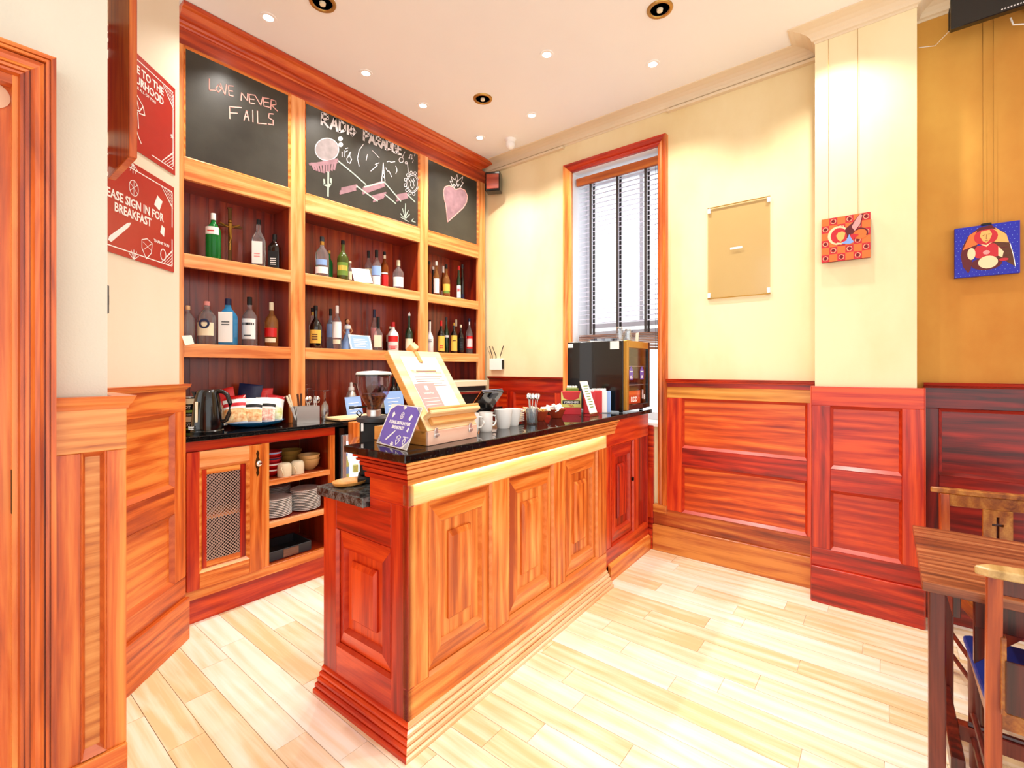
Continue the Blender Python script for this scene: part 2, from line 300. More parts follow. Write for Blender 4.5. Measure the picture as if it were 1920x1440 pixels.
# floor: boards laid one by one over a dark sub floor
fl = struct('floor')
MB().box(-2.6, 4.0, -3.4, 3.6, -.05, -.006).build('sub_floor', 'joint', fl)
PW = .1237; random.seed(3); meshes = {}
for k in range(-3, 25):
    xa = .555 + PW * k
    y = -1.9 - random.random() * .8
    while y < 3.05:
        L = random.choice((.46, .6, .75, .9, 1.1)); y0, y1 = y, y + L; y += L
        if y1 < -1.2 or y0 > 3.0 or xa > 3.6: continue
        xc = xa + PW / 2; d0 = max(xc * cs + y0 * sn, xc * cs + y1 * sn)
        if d0 < 1.35: continue
        if L not in meshes:
            mbp = MB().box(0, PW - .0022, 0, L - .0022, -.006, 0); o = mbp.build('plank', 'floor', fl, loc=(xa, y0, 0)); meshes[L] = o.data
        else:
            o = bpy.data.objects.new('plank', meshes[L]); C.objects.link(o); o.parent = fl; o.location = (xa, y0, 0)
# the boards nobody can see from here, one surface
g = MB()
for k in range(-26, 28):
    xa = .555 + PW * k; g.box(xa, xa + PW - .0022, -3.4, 3.2, -.010, -.0045)
g.build('far_boards', 'floor', fl, kind='stuff')

ce = struct('ceiling'); MB().box(-2.6, 4.0, -3.4, 3.6, 3.5, 3.62).build('ceiling_slab', 'ceil', ce)
# back and corner walls
wb = struct('wall_back'); MB().box(.2, 4.0, 3.50, 3.6, 0, 3.5).build('plaster', 'wallR', wb)
# right wall with the window opening
wr = struct('wall_right'); XW = 3.60
WY0, WY1, WZ0, WZ1 = 1.395, 2.185, .98, 3.165
m = MB()
m.box(XW, 3.95, WY1, 3.6, 0, 3.5); m.box(XW, 3.95, .1, WY0, 0, 3.5); m.box(XW, 3.95, WY0, WY1, 0, WZ0); m.box(XW, 3.95, WY0, WY1, WZ1, 3.5)
m.build('plaster', 'wallR', wr)
MB().box(XW, 3.95, -3.4, .1, 0, 3.5).build('niche_plaster', 'wallN', wr)  # niche shade comes from this darker plaster colour
MB().box(3.43, 3.62, -.135, .342, 0, 3.5).build('chimney_breast', 'wallR', wr)
# cove cornice on the right wall, round the breast
cv = struct('trim_1'); cp = [(-.03, 3.425), (.004, 3.425), (.006, 3.437), (.018, 3.441)] + [(.018 + .105 * (1 - math.cos(a)), 3.441 + .052 * math.sin(a)) for a in [R(x) for x in (20, 40, 60, 80, 90)]] + [(.132, 3.495), (.132, 3.502), (-.03, 3.502)]
MB().sweep([(3.6, 3.5), (3.6, .342), (3.43, .342), (3.43, -.135), (3.6, -.135), (3.6, -3.4)], cp).build('cove', 'cove', cv)
MB().box(3.565, 3.6, 2.27, 3.1, 3.405, 3.424).build('picture_rail', 'cove', cv); MB().box(3.565, 3.6, .345, 1.32, 3.405, 3.424).build('picture_rail', 'cove', cv)
# left wall: door wall, pier and angled wall
wl = struct('wall_left'); YL = 1.905
m = MB(); m.box(.155, .352, YL, 2.5, 0, 3.5); m.box(-2.6, -.80, YL, 2.05, 0, 3.5); m.box(-.80, .155, YL, 2.05, 2.24, 3.5); m.build('plaster', 'wallL', wl)
A2 = R(43.5); wa = struct('wall_corner', (.849, 2.876, 0), A2)
MB().box(-.72, .02, .045, .12, 0, 3.5).build('plaster', 'wallA', wa)
def w2(px, py, off=.04):
    d = Vector(ray(px, py)); n = Vector((math.sin(A2), -math.cos(A2), 0)); P0 = Vector((.849, 2.876, 0)) - n * off
    t = (P0 - Vector((0, 0, H))).dot(n) / d.dot(n); p = Vector((0, 0, H)) + d * t
    return ((p - Vector((.849, 2.876, 0))).dot(Vector((math.cos(A2), math.sin(A2), 0))), p.z)

# panelling
m3 = ('w3x', 'w3z', 'w6x', 'w6k')
wainscot('trim_2', (3.575, 0, 0), R(-90), -1.323, -.357, [(-1.207, -.40)], m3, band='w6b', x0b=-1.43, plinth=.2)
wainscot('trim_3', (3.395, 0, 0), R(-90), -.357, .165, [(-.26, .07)], ('w3x', 'w3z', 'w3p', 'w3x'), plinth=.218, zt=1.195, cap=False)
s = bpy.data.objects['trim_3']
MB(Matrix.Rotation(R(90), 4, 'Z')).sweep([(3.60, .357), (3.395, .357), (3.395, -.165), (3.60, -.165)], CAP).build('cap_rail', 'w3x', s)
MB().box(.165, .170, 0, .2, 0, 1.312).build('side_board', 'w3z', s); MB().box(-.362, -.357, 0, .2, 0, 1.312).build('side_board', 'w3z', s)
wainscot('trim_4', (3.575, 0, 0), R(-90), .17, 3.3, [(.235, 1.0), (1.12, 1.9), (2.0, 2.8)], ('wdx', 'wdz', 'wdx', 'wdx'))  # niche panelling, shade carried by the darker red
wainscot('trim_5', (3.575, 0, 0), R(-90), -3.16, -2.262, [(-3.06, -2.92), (-2.84, -2.36)], ('w3x', 'w3z', 'w3p', 'w3x'), mid=(.9, 1.0))
wainscot('trim_6', (3.575, 0, 0), R(-90), -2.262, -1.432, [(-2.12, -1.52)], ('w3x', 'w3z', 'w3p', 'w3x'), cap=False, mid=(.55, .66), zt=.86)
bpy.data.objects['trim_6'].scale = (1, 1, .74)
lw = ('w1x', 'w1z', 'w1x', 'w1x')
wainscot('trim_7', (.849, 2.876, 0), A2, -.62, 0, [(-.66 + .1, -.092)], lw, plinth=.22)
# pier panelling beside the door
s = struct('trim_8', (0, 1.87, 0))
MB().box(.225, .392, -.012, .035, 0, .245).build('plinth', 'w1x', s, .002)
MB().box(.225, .290, 0, .035, .245, 1.168).build('stile', 'w1z', s, .002); MB().box(.338, .392, 0, .035, .245, 1.168).build('stile', 'w1z', s, .002)
MB().box(.290, .338, .02, .035, .245, 1.168).build('panel', 'w1p', s); slopeframe(MB(), .284, .344, .25, 1.172, -.004, .02, .013, .02).build('panel_moulding', 'bc', s)
MB().box(.225, .392, -.004, .035, 1.168, 1.305).build('top_rail', 'w1p', s, .002)
MB().sweep([(.225, 0), (.392, 0), (.392, .3)], [(-.03, 1.295), (.004, 1.295), (.006, 1.305), (.012, 1.312), (.018, 1.328), (.022, 1.335), (-.03, 1.335)]).build('cap_rail', 'w1x', s)
MB().box(.352, .392, .035, .5, 0, 1.3).build('side_board', 'w1z', s)
# baseline shoe of the chimney breast
# ------------------------------------------------------------------ door on the left
d = struct('door_1', (0, 1.87, 0))
MB().box(-.78, .145, .035, .075, .005, 2.2).build('door_leaf', 'w1z', d)
for a, b in ((-.66, -.36), (-.24, .06)):
    for z0, z1 in ((.25, .95), (1.12, 2.05)):
        slopeframe(MB(), a, b, z0, z1, .030, .038, .03).build('leaf_moulding', 'w1z', d)
cas = [(0, 0), (.004, -.012), (.010, -.013), (.0105, -.009), (.0135, -.009), (.014, -.017), (.020, -.019), (.0205, -.014), (.0235, -.014), (.024, -.021), (.032, -.018), (.042, -.022), (.048, -.030), (.0485, -.020), (.052, -.020), (.0525, -.036), (.058, -.040), (.0585, -.034), (.061, -.034), (.0615, -.042), (.072, -.042), (.072, .035), (0, .035)]
def casing_v(mb, x, z0, z1, prof, flip=1, inner=0):
    n = len(prof); tops = [(x + flip * p[0], p[1], z1 + p[0] + inner) for p in prof]; b = [(x + flip * p[0], p[1], z0) for p in prof]
    mb.add(b + tops, [(i, (i + 1) % n, n + (i + 1) % n, n + i) for i in range(n)] + [tuple(range(n)), tuple(range(n, 2 * n))]); return mb
casing_v(MB(), .155, 0, 2.225, cas).build('architrave', 'w1z', d); casing_v(MB(), -.82, 0, 2.225, cas, -1).build('architrave', 'w1z', d)
n = len(cas); hv = [(.155 + p[0], p[1], 2.225 + p[0]) for p in cas] + [(-.82 - p[0], p[1], 2.225 + p[0]) for p in cas]
MB().add(hv, [(i, (i + 1) % n, n + (i + 1) % n, n + i) for i in range(n)]).build('architrave', 'w1x', d)
MB().box(.145, .155, .0, .15, 0, 2.225).build('door_jamb', 'w1z', d); MB().box(-.82, -.78, .0, .15, 0, 2.225).build('door_jamb', 'w1z', d); MB().box(-.78, .145, .0, .15, 2.2, 2.2245).build('door_head', 'w1x', d)
MB().box(.1435, .1455, .008, .022, 1.02, 1.14).build('strike_plate', 'bronze', d, .0005)
dd = MB().lathe([(.0, 0), (.036, 0), (.036, -.003), (0, -.003)], n=32, axis='y').build('door_disc', 'pinkd', None, loc=(.108, 1.9045, 2.168)); tag(dd, 'small round pinkish disc sign fixed high on the left door', 'sign')
# light switch on the side of the pier
sw = thing('light_switch', 'thin dark light switch edge on the side of the pier by the posters', 'light switch', (.353, 1.96, 1.64))
MB().box(0, .008, -.03, .04, -.045, .045).build('switch_plate', 'dgrey', sw, .002); MB().box(.008, .012, -.008, .008, -.015, .015).build('rocker', 'black', sw)
# framed board hanging at high level behind the pier
hb = thing('hanging_wood_panel', 'tall cherry wood panel edge hanging from the ceiling in front of the posters', 'wood panel', (.47, 2.2, 2.22))
MB().box(0, .022, .02, .33, .0, 1.28).build('board', 'w1z', hb, .002)
MB().box(-.001, .023, 0, .02, -.010, 1.28).build('edge_strip', 'w1z', hb, .002); MB().box(-.001, .023, .02, .33, -.010, 0).build('edge_strip', 'w1x', hb, .001)

# ------------------------------------------------------------------ window
win = struct('window_1', (XW, 0, 0), R(-90))     # local x = -Y
a, b = -WY1, -WY0
m = MB(); m.box(a - .001, a + .006, .0, .30, WZ0, WZ1); m.box(b - .006, b + .001, 0, .30, WZ0, WZ1); m.box(a, b, 0, .30, WZ1 - .006, WZ1); m.build('reveal', 'reveal', win)
MB().box(a - .0, b + .0, -.02, .3, WZ0 - .02, WZ0 + .008).build('window_sill', 'white', win, .002)
y = .24
for q in ((a + .006, a + .055, WZ0, WZ1 - .006), (b - .055, b - .006, WZ0, WZ1 - .006)): MB().box(q[0], q[1], y, y + .05, q[2], q[3]).build('window_frame', 'upvc', win, .003)
for z0, z1 in ((WZ0 + .008, WZ0 + .07), (1.66, 1.76), (1.79, 1.83), (WZ1 - .07, WZ1 - .006)): MB().box(a + .055, b - .055, y, y + .05, z0, z1).build('window_frame', 'upvc', win, .003)
MB().box(a + .30, a + .33, y + .01, y + .03, 1.83, 3.1).build('glazing_bar', 'upvc', win); MB().box(a + .52, a + .55, y + .01, y + .03, 1.83, 3.1).build('glazing_bar', 'upvc', win)
for z0, z1 in ((WZ0 + .07, 1.66), (1.83, WZ1 - .07)): MB().box(a + .055, b - .055, y + .022, y + .026, z0, z1).build('pane', 'pane', win)
MB().box(a + .42, a + .47, y - .02, y, 1.735, 1.75).build('window_latch', 'chrome', win, .002)
# casing
wc = struct('trim_9', (XW - .001, 0, 0), R(-90))
wcp = [(0, 0), (0, -.024), (.014, -.028), (.018, -.036), (.034, -.030), (.042, -.040), (.052, -.050), (.070, -.050), (.072, 0)]
casing_v(MB(), b, .36, WZ1, wcp).build('window_casing', 'w2z', wc); casing_v(MB(), a, .36, WZ1, wcp, -1).build('window_casing', 'w2z', wc)
n = len(wcp); hv = [(b + p[0], p[1], WZ1 + p[0]) for p in wcp] + [(a - p[0], p[1], WZ1 + p[0]) for p in wcp]
MB().add(hv, [(i, (i + 1) % n, n + (i + 1) % n, n + i) for i in range(n)]).build('window_casing', 'w3x', wc)
MB().box(b - .03, b + .075, -.05, 0, .30, .36).build('casing_foot', 'w6k', wc, .003)
# venetian blind
vb = thing('venetian_blind', 'white slatted venetian blind with wooden valance and dark ladder tapes in the tall window', 'blind', (XW + .06, 0, 0), R(-90))
la, lb = a + .02, b - .01
MB().poly([(-.03, 3.05), (-.035, 3.115), (.0, 3.12), (.0, 3.05)], 'x', la, lb).build('valance', 'val', vb, .002)
MB().box(la, lb, .0, .045, 3.06, 3.11).build('head_rail', 'upvc', vb)
zz = 3.035; k = 0; sm = None
while zz > 1.80:
    if sm is None:
        o = MB().obox((0, 0, 0), (lb - la - .02, .048, .003), rx=R(14)).build('slat', 'slat', vb, loc=((la + lb) / 2, .02, zz)); sm = o.data
    else: o = bpy.data.objects.new('slat', sm); C.objects.link(o); o.parent = vb; o.location = ((la + lb) / 2, .02, zz)
    zz -= .0405
for k in range(9): MB().box(la + .01, lb - .01, -.005, .045, 1.60 + k * .0135, 1.608 + k * .0135).build('slat', 'slatw', vb, label='brown bunched slat at the bottom')
MB().box(la + .01, lb - .01, -.005, .045, 1.575, 1.595).build('bottom_rail', 'slatw', vb, .002)
for tx in (a + .14, a + .395, a + .645):
    MB().box(tx, tx + .022, -.0065, -.0055, 1.72, 3.10).build('ladder_tape', 'tape', vb); MB().box(tx + .004, tx + .026, .0465, .0475, 1.72, 3.06).build('ladder_tape', 'tape', vb)
for tx in (b - .05, b - .035): MB().tube([(tx, -.01, 3.05), (tx, -.01, 1.35)], .0012, 5).build('blind_cord', 'dgrey', vb)
# brick and net beyond is only daylight

# ================================================================== BACK BAR SHELVING
YF, YB = 3.2, 3.455
sh = thing('back_bar_shelving', 'full height cherry wood back bar shelving with three bays under chalkboards', 'shelving', (0, 0, 0))
for x0, x1 in ((.90, .935), (1.561, 1.665), (2.705, 2.80), (3.46, 3.56)):
    MB().box(x0, x1, YF, YF + .03, 1.045, 3.40).build('stile', 'w5z', sh, .002)
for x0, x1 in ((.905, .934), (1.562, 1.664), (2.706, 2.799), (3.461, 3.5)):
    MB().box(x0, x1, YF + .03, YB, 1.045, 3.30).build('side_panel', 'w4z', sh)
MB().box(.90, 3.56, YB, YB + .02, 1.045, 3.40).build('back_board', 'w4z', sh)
BAYS = ((.935, 1.561), (1.665, 2.705), (2.80, 3.46))
for x0, x1 in BAYS:
    n_ = int((x1 - x0) / .095)
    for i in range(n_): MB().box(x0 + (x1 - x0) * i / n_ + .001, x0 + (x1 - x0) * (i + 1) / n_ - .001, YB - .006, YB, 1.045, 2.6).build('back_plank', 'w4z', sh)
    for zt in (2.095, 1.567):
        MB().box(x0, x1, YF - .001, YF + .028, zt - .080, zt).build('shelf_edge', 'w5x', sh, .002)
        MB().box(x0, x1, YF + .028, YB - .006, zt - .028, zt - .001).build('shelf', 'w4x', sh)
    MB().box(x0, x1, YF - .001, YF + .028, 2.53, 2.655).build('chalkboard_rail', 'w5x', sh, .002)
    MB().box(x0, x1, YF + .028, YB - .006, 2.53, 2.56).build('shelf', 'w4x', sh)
    slopeframe(MB(), x0, x1, 2.655, 3.312, YF - .002, YF + .012, .012).build('board_moulding', 'w2x', sh)
MB().box(.90, 3.56, YF - .001, YF + .028, 3.31, 3.43).build('frieze', 'wf', sh)
corn = [(-.02, 3.405), (.006, 3.405), (.010, 3.415), (.026, 3.418), (.032, 3.430), (.050, 3.436), (.072, 3.452), (.084, 3.470), (.100, 3.474), (.112, 3.484), (.114, 3.497), (-.02, 3.497)]
MB().sweep([(.90, YF), (3.455, YF), (3.455, YB)], corn).build('cornice', 'wf', sh)
boards = []
for x0, x1 in BAYS:
    boards.append(MB().box(x0 + .01, x1 - .01, YF + .012, YF + .02, 2.665, 3.302).build('chalkboard', 'board', sh))
YC = YF + .012; SK = 0
def P8(pts, ox=320, oy=60, sc=3.2):
    r = []
    for x, y in pts:
        p = aty(ox + x / sc, oy + y / sc, YC); r.append((p.x, p.z))
    return r
def strokes(name, L, wd, mat, par):
    global SK
    m = MB()
    for l in L: SK += 1; m.ribbon(P8(l), wd, YC - .0006 - SK * .00001)
    return m.build(name, mat, par, kind='stuff')
def fill(name, polys, mat, par, y=YC - .0002):
    m = MB()
    for pl in polys: m.poly(P8(pl), 'y', y, y - .0005)
    return m.build(name, mat, par, kind='stuff' if len(polys) > 1 else None)
strokes('chalk_lettering', [[(232,282),(232,348),(270,352)],[(285,318),(270,340),(285,362),(305,342),(285,318)],[(298,310),(325,378),(335,315)],[(375,325),(345,322),(350,380),(375,385)],[(348,352),(372,355)],
 [(422,410),(425,365),(460,412),(462,370)],[(505,380),(470,375),(473,425),(505,432)],[(472,402),(500,405)],[(508,385),(540,440),(552,390)],[(590,400),(555,395),(560,445),(592,452)],[(557,420),(588,424)],[(600,465),(603,405),(630,415),(632,435),(605,440),(640,475)],
 [(355,520),(352,448),(425,455)],[(355,485),(400,488)],[(440,530),(455,470),(470,535)],[(445,508),(466,510)],[(492,470),(493,540)],[(520,475),(522,548),(575,552)],[(615,492),(590,490),(588,515),(615,530),(615,558),(585,552)]], .0058, 'chalkp', boards[0])
strokes('chalk_lettering', [[(905,555),(910,488),(940,498),(942,520),(910,528),(945,572)],[(958,580),(985,515),(998,595)],[(965,558),(993,565)],[(1012,600),(1015,530),(1045,555),(1045,590),(1012,600)],[(1062,560),(1062,612)],[(1090,570),(1075,595),(1088,622),(1107,600),(1090,570)],
 [(1158,650),(1160,592),(1185,600),(1186,622),(1160,628)],[(1190,665),(1208,615),(1222,675)],[(1196,648),(1218,652)],[(1232,680),(1235,622),(1258,632),(1258,652),(1236,655),(1260,690)],[(1262,695),(1280,640),(1290,705)],[(1267,675),(1288,680)],[(1295,705),(1298,648),(1322,665),(1320,700),(1295,705)],[(1332,665),(1330,715)],[(1358,670),(1342,675),(1345,692),(1358,705),(1350,725),(1338,720)],[(1385,678),(1365,675),(1362,728),(1382,735)],[(1364,702),(1380,705)]], .017, 'chalkw', boards[1])
ell = lambda cx, cy, rx, ry, n=20, a0=0, a1=360: [(cx + rx * math.cos(R(a0 + (a1 - a0) * i / n)), cy + ry * math.sin(R(a0 + (a1 - a0) * i / n))) for i in range(n + 1)]
fill('chalk_moon', [ell(937, 705, 70, 66, 28)[:-1]], 'chalkm', boards[1]); strokes('chalk_outline', [ell(937, 705, 71, 67, 28)], .006, 'chalkw', boards[1])
random.seed(5)
cl = [[(832 + random.uniform(0, 30), 798 + random.uniform(-6, 8)), (990 + random.uniform(-20, 15), 772 + random.uniform(-8, 10))] for _ in range(7)] + [[(845 + 18 * i, 790 + random.uniform(-5, 5)), (860 + 15 * i, 845 - 5 * abs(i - 4))] for i in range(9)]
strokes('chalk_cloud', cl, .016, 'chalkf', boards[1])
rg = []
for (x0, y0, x1, y1) in ((1018, 945, 1118, 925), (1150, 945, 1283, 902), (1212, 992, 1288, 970), (1352, 988, 1425, 972)):
    for t in range(5): rg.append([(x0 + random.uniform(-4, 8), y0 + t * 8 - 6), (x1 + random.uniform(-12, 4), y1 + t * 7 - 6)])
strokes('chalk_ridges', rg, .012, 'chalkf', boards[1])
strokes('chalk_slopes', [[(1005,775),(1090,845),(1170,915)],[(1115,925),(1240,1015)],[(1285,905),(1380,1015)],[(1285,975),(1350,1030)],[(1420,975),(1465,1020)],[(1280,900),(1160,930)]], .011, 'chalkb', boards[1])
strokes('chalk_cactus', [[(945,840),(943,985)],[(943,925),(922,917),(920,885)],[(945,930),(960,910),(960,880)]], .014, 'chalkb', boards[1])
strokes('chalk_sketch', [[(1275,785),(1265,895)],[(1275,785),(1285,895)],[(1272,830),(1280,840)],[(1280,840),(1269,860)],[(1269,860),(1283,878)],[(1155,675),(1130,710),(1120,760),(1130,805)],[(1180,735),(1172,770)],[(1210,712),(1250,755)],[(1200,835),(1240,800),(1225,795),(1250,785)],[(1290,815),(1300,835),(1310,835),(1325,870)],[(1297,780),(1310,775),(1320,782),(1345,778)],[(1350,805),(1358,830),(1350,850)],
 [(1080,720),(1072,740),(1085,765),(1075,788),(1060,780),(1055,760)],[(1075,725),(1060,755)],[(1040,712),(1040,750)],[(1048,700),(1062,696)],[(1048,720),(1060,712)],[(1028,720),(1028,750)],[(1405,718),(1388,755)],ell(1383,768,14,16,10),[(1420,790),(1425,845)],ell(1412,785,7,7,6),[(1432,755),(1437,735),(1448,738),(1445,758)],[(1462,745),(1466,725)],[(1450,785),(1455,768)]], .005, 'chalkw', boards[1])
fill('chalk_dots', [ell(1018, 641, 15, 14, 10)[:-1], ell(1020, 676, 14, 14, 10)[:-1], ell(1432, 756, 5, 5, 8)[:-1], ell(1446, 760, 5, 5, 8)[:-1]], 'chalkw', boards[1])
strokes('chalk_mandala', [ell(1450, 908, 30, 48, 18), ell(1450, 908, 38, 56, 18)] + [ell(1450 + 44 * math.cos(R(t)), 908 + 64 * math.sin(R(t)), 8, 10, 6) for t in range(-100, 260, 30) if 1450 + 44 * math.cos(R(t)) < 1478] + [[(1432,890),(1440,905),(1438,925)],[(1462,890),(1456,905),(1460,925)],[(1440,880),(1450,900),(1458,880)],[(1443,930),(1450,940),(1457,930)]], .004, 'chalkw', boards[1])
strokes('chalk_agave', [[(1405,1110),(1408,1030)],[(1405,1115),(1390,1060)],[(1402,1120),(1378,1090)],[(1405,1115),(1425,1070)],[(1408,1120),(1432,1095)],[(1380,1112),(1425,1138)],[(1445,1135),(1467,1142)],[(1445,1135),(1455,1120)]], .008, 'chalkb', boards[1])
heart = [(1660,1140),(1655,1090),(1650,1040),(1638,990),(1635,955),(1645,930),(1668,922),(1690,928),(1710,946),(1738,938),(1765,950),(1780,985),(1775,1020),(1755,1055),(1700,1105)]
fill('chalk_heart', [heart], 'chalkf', boards[2]); strokes('chalk_outline', [heart + [heart[0]]], .009, 'chalkp', boards[2])
strokes('chalk_flames', [[(1690,925),(1675,895),(1690,900),(1680,865),(1705,890),(1718,855),(1722,885),(1712,905),(1738,880),(1752,868),(1745,900),(1755,905),(1735,935)],[(1700,935),(1695,910),(1710,925),(1715,905),(1722,930),(1730,915)]], .006, 'chalkw', boards[2])

# base cabinet of the back bar
YP = 3.0
bc = thing('base_cabinet', 'cherry wood base cabinet with lattice door and open crockery shelves under the back worktop', 'cabinet')
bxp = lambda name, mt, x0, x1, y0, y1, z0, z1, be=.0015, par=bc: MB().box(x0, x1, y0, y1, z0, z1).build(name, mt, par, be)
bxp('plinth', 'w3x', .80, 1.775, YP + .012, YP + .05, 0, .135); bxp('bottom_rail', 'w2x', .86, 1.775, YP, YP + .03, .135, .19)
bxp('top_rail', 'w3x', .86, 1.775, YP, YP + .03, .958, 1.015)
for x0, x1 in ((1.283, 1.33), (1.738, 1.775)): bxp('stile', 'w2z', x0, x1, YP, YP + .03, .19, .958)
bxp('stile', 'w3z', .86, .885, YP, YP + .03, .19, .958)
bxp('side_panel', 'w4z', 1.745, 1.775, YP + .03, 3.44, .13, 1.0); bxp('side_panel', 'w4z', 1.29, 1.325, YP + .03, 3.44, .13, .958); bxp('side_panel', 'w4z', .88, .90, YP + .03, 3.44, .13, .958); bxp('back_panel', 'w4x', .90, 1.745, 3.44, 3.455, .13, 1.0)
for zt, e in ((.722, .034), (.457, .034), (.19, .05)):
    bxp('shelf', 'w4x', 1.325, 1.745, YP + .03, 3.44, zt - .025, zt - .001, 0)
    if zt > .3: bxp('shelf_edge', 'w5x', 1.33, 1.738, YP, YP + .03, zt - e, zt)
dr = MB().box(.886, .946, YP - .018, YP + .006, .192, .956).build('door_stile', 'w3z', bc, .002)
door = MB().box(1.207, 1.281, YP - .018, YP + .006, .192, .956).build('door', 'w2z', bc, .002)
bxp('door_rail', 'w5x', .946, 1.207, YP - .018, YP + .006, .868, .956, .002, door); bxp('door_rail', 'w2x', .946, 1.207, YP - .018, YP + .006, .192, .28, .002, door)
slopeframe(MB(), .944, 1.209, .278, .870, YP - .018, YP, .02).build('door_moulding', 'w2x', door)
for q in ((.962, .984, .30, .85), (1.16, 1.19, .30, .85)): bxp('panel_stile', 'w3z', q[0], q[1], YP - .006, YP + .004, q[2], q[3], 0, door)
bxp('panel_rail', 'w2x', .984, 1.16, YP - .006, YP + .004, .822, .85, 0, door); bxp('panel_rail', 'w2x', .984, 1.16, YP - .006, YP + .004, .30, .33, 0, door)
m = MB(); step = .0185; x0, x1, z0, z1 = .984, 1.16, .33, .822
for sgn in (1, -1):
    k = -60
    while k < 90:
        c0 = k * step; pts = []
        # line z = z0 + sgn*(x-x0) + c0 clipped
        xs = [x0, x1]; zl = [z0 + c0 + (0 if sgn > 0 else 0) + sgn * (xx - x0) for xx in xs]
        lo, hi = 0.0, 1.0; dz = zl[1] - zl[0]
        for bound, s_ in ((z0, 1), (z1, -1)):
            f0 = s_ * (zl[0] - bound); f1 = s_ * (zl[1] - bound)
            if f0 < 0 and f1 < 0: lo = 2
            elif f0 < 0: lo = max(lo, f0 / (f0 - f1))
            elif f1 < 0: hi = min(hi, f0 / (f0 - f1))
        if lo < hi:
            pa = (x0 + (x1 - x0) * lo, zl[0] + dz * lo); pb = (x0 + (x1 - x0) * hi, zl[0] + dz * hi)
            m.ribbon([pa, pb], .0036, YP + (.0 if sgn > 0 else .001), .001)
        k += 1
m.build('lattice_grille', 'latt', door, kind='stuff')
bxp('shade_sheet', 'blackm', .902, 1.288, YP + .20, YP + .21, .20, .95, 0); bxp('cabinet_shelf', 'w2x', .90, 1.29, YP + .04, YP + .198, .555, .575, 0)  # black sheet added to paint the darkness behind the lattice
hd = MB(); hd.lathe([(0.001, 0), (.010, -.001), (.011, -.006), (.008, -.012), (.016, -.018), (.017, -.023), (.012, -.027), (0.001, -.029)], (1.253, YP - .018, .845), 16, axis='y').build('knob', 'chrome', door)
MB().poly([(1.253, .925), (1.262, .905), (1.257, .885), (1.264, .865), (1.266, .845), (1.264, .825), (1.257, .805), (1.262, .785), (1.253, .765), (1.244, .785), (1.249, .805), (1.242, .825), (1.240, .845), (1.242, .865), (1.249, .885), (1.244, .905)], 'y', YP - .0185, YP - .021).build('escutcheon', 'bronze', door)
wt = MB().box(.84, 3.56, 2.965, YB - .006, 1.017, 1.045).build('granite_worktop', 'gran', None, .003); tag(wt, 'long polished black granite worktop along the back bar shelving', 'worktop')

# ================================================================== BAR COUNTER
CR = R(1.35); CO = (1.12, 1.393, 0)
bar = thing('bar_counter', 'panelled cherry wood bar counter with stepped plinth and glowing top strip', 'bar counter', CO, CR)
def bb(name, mt, x0, x1, y0, y1, z0, z1, be=.002, par=bar, Mx=None): return MB(Mx).box(x0, x1, y0, y1, z0, z1).build(name, mt, par, be)
L1 = 1.665
bb('carcass', 'w4z', .03, L1, .03, .22, .0, 1.07, 0); bb('carcass', 'w4z', .03, L1, .22, .55, 0, .86, 0)
bb('bottom_rail', 'w2x', 0, L1, 0, .03, .0, .215); bb('top_rail', 'w2t', 0, L1, 0, .03, .90, 1.075)
PN = [(.102, .49), (.617, 1.015), (1.14, 1.535)]
e = 0
for a_, b_ in PN + [(L1, None)]:
    bb('stile', 'w2z', e, a_, 0, .03, .215, .90); e = b_
BD = {'w2x': 'bn', 'w2y': 'br', 'w3x': 'br'}
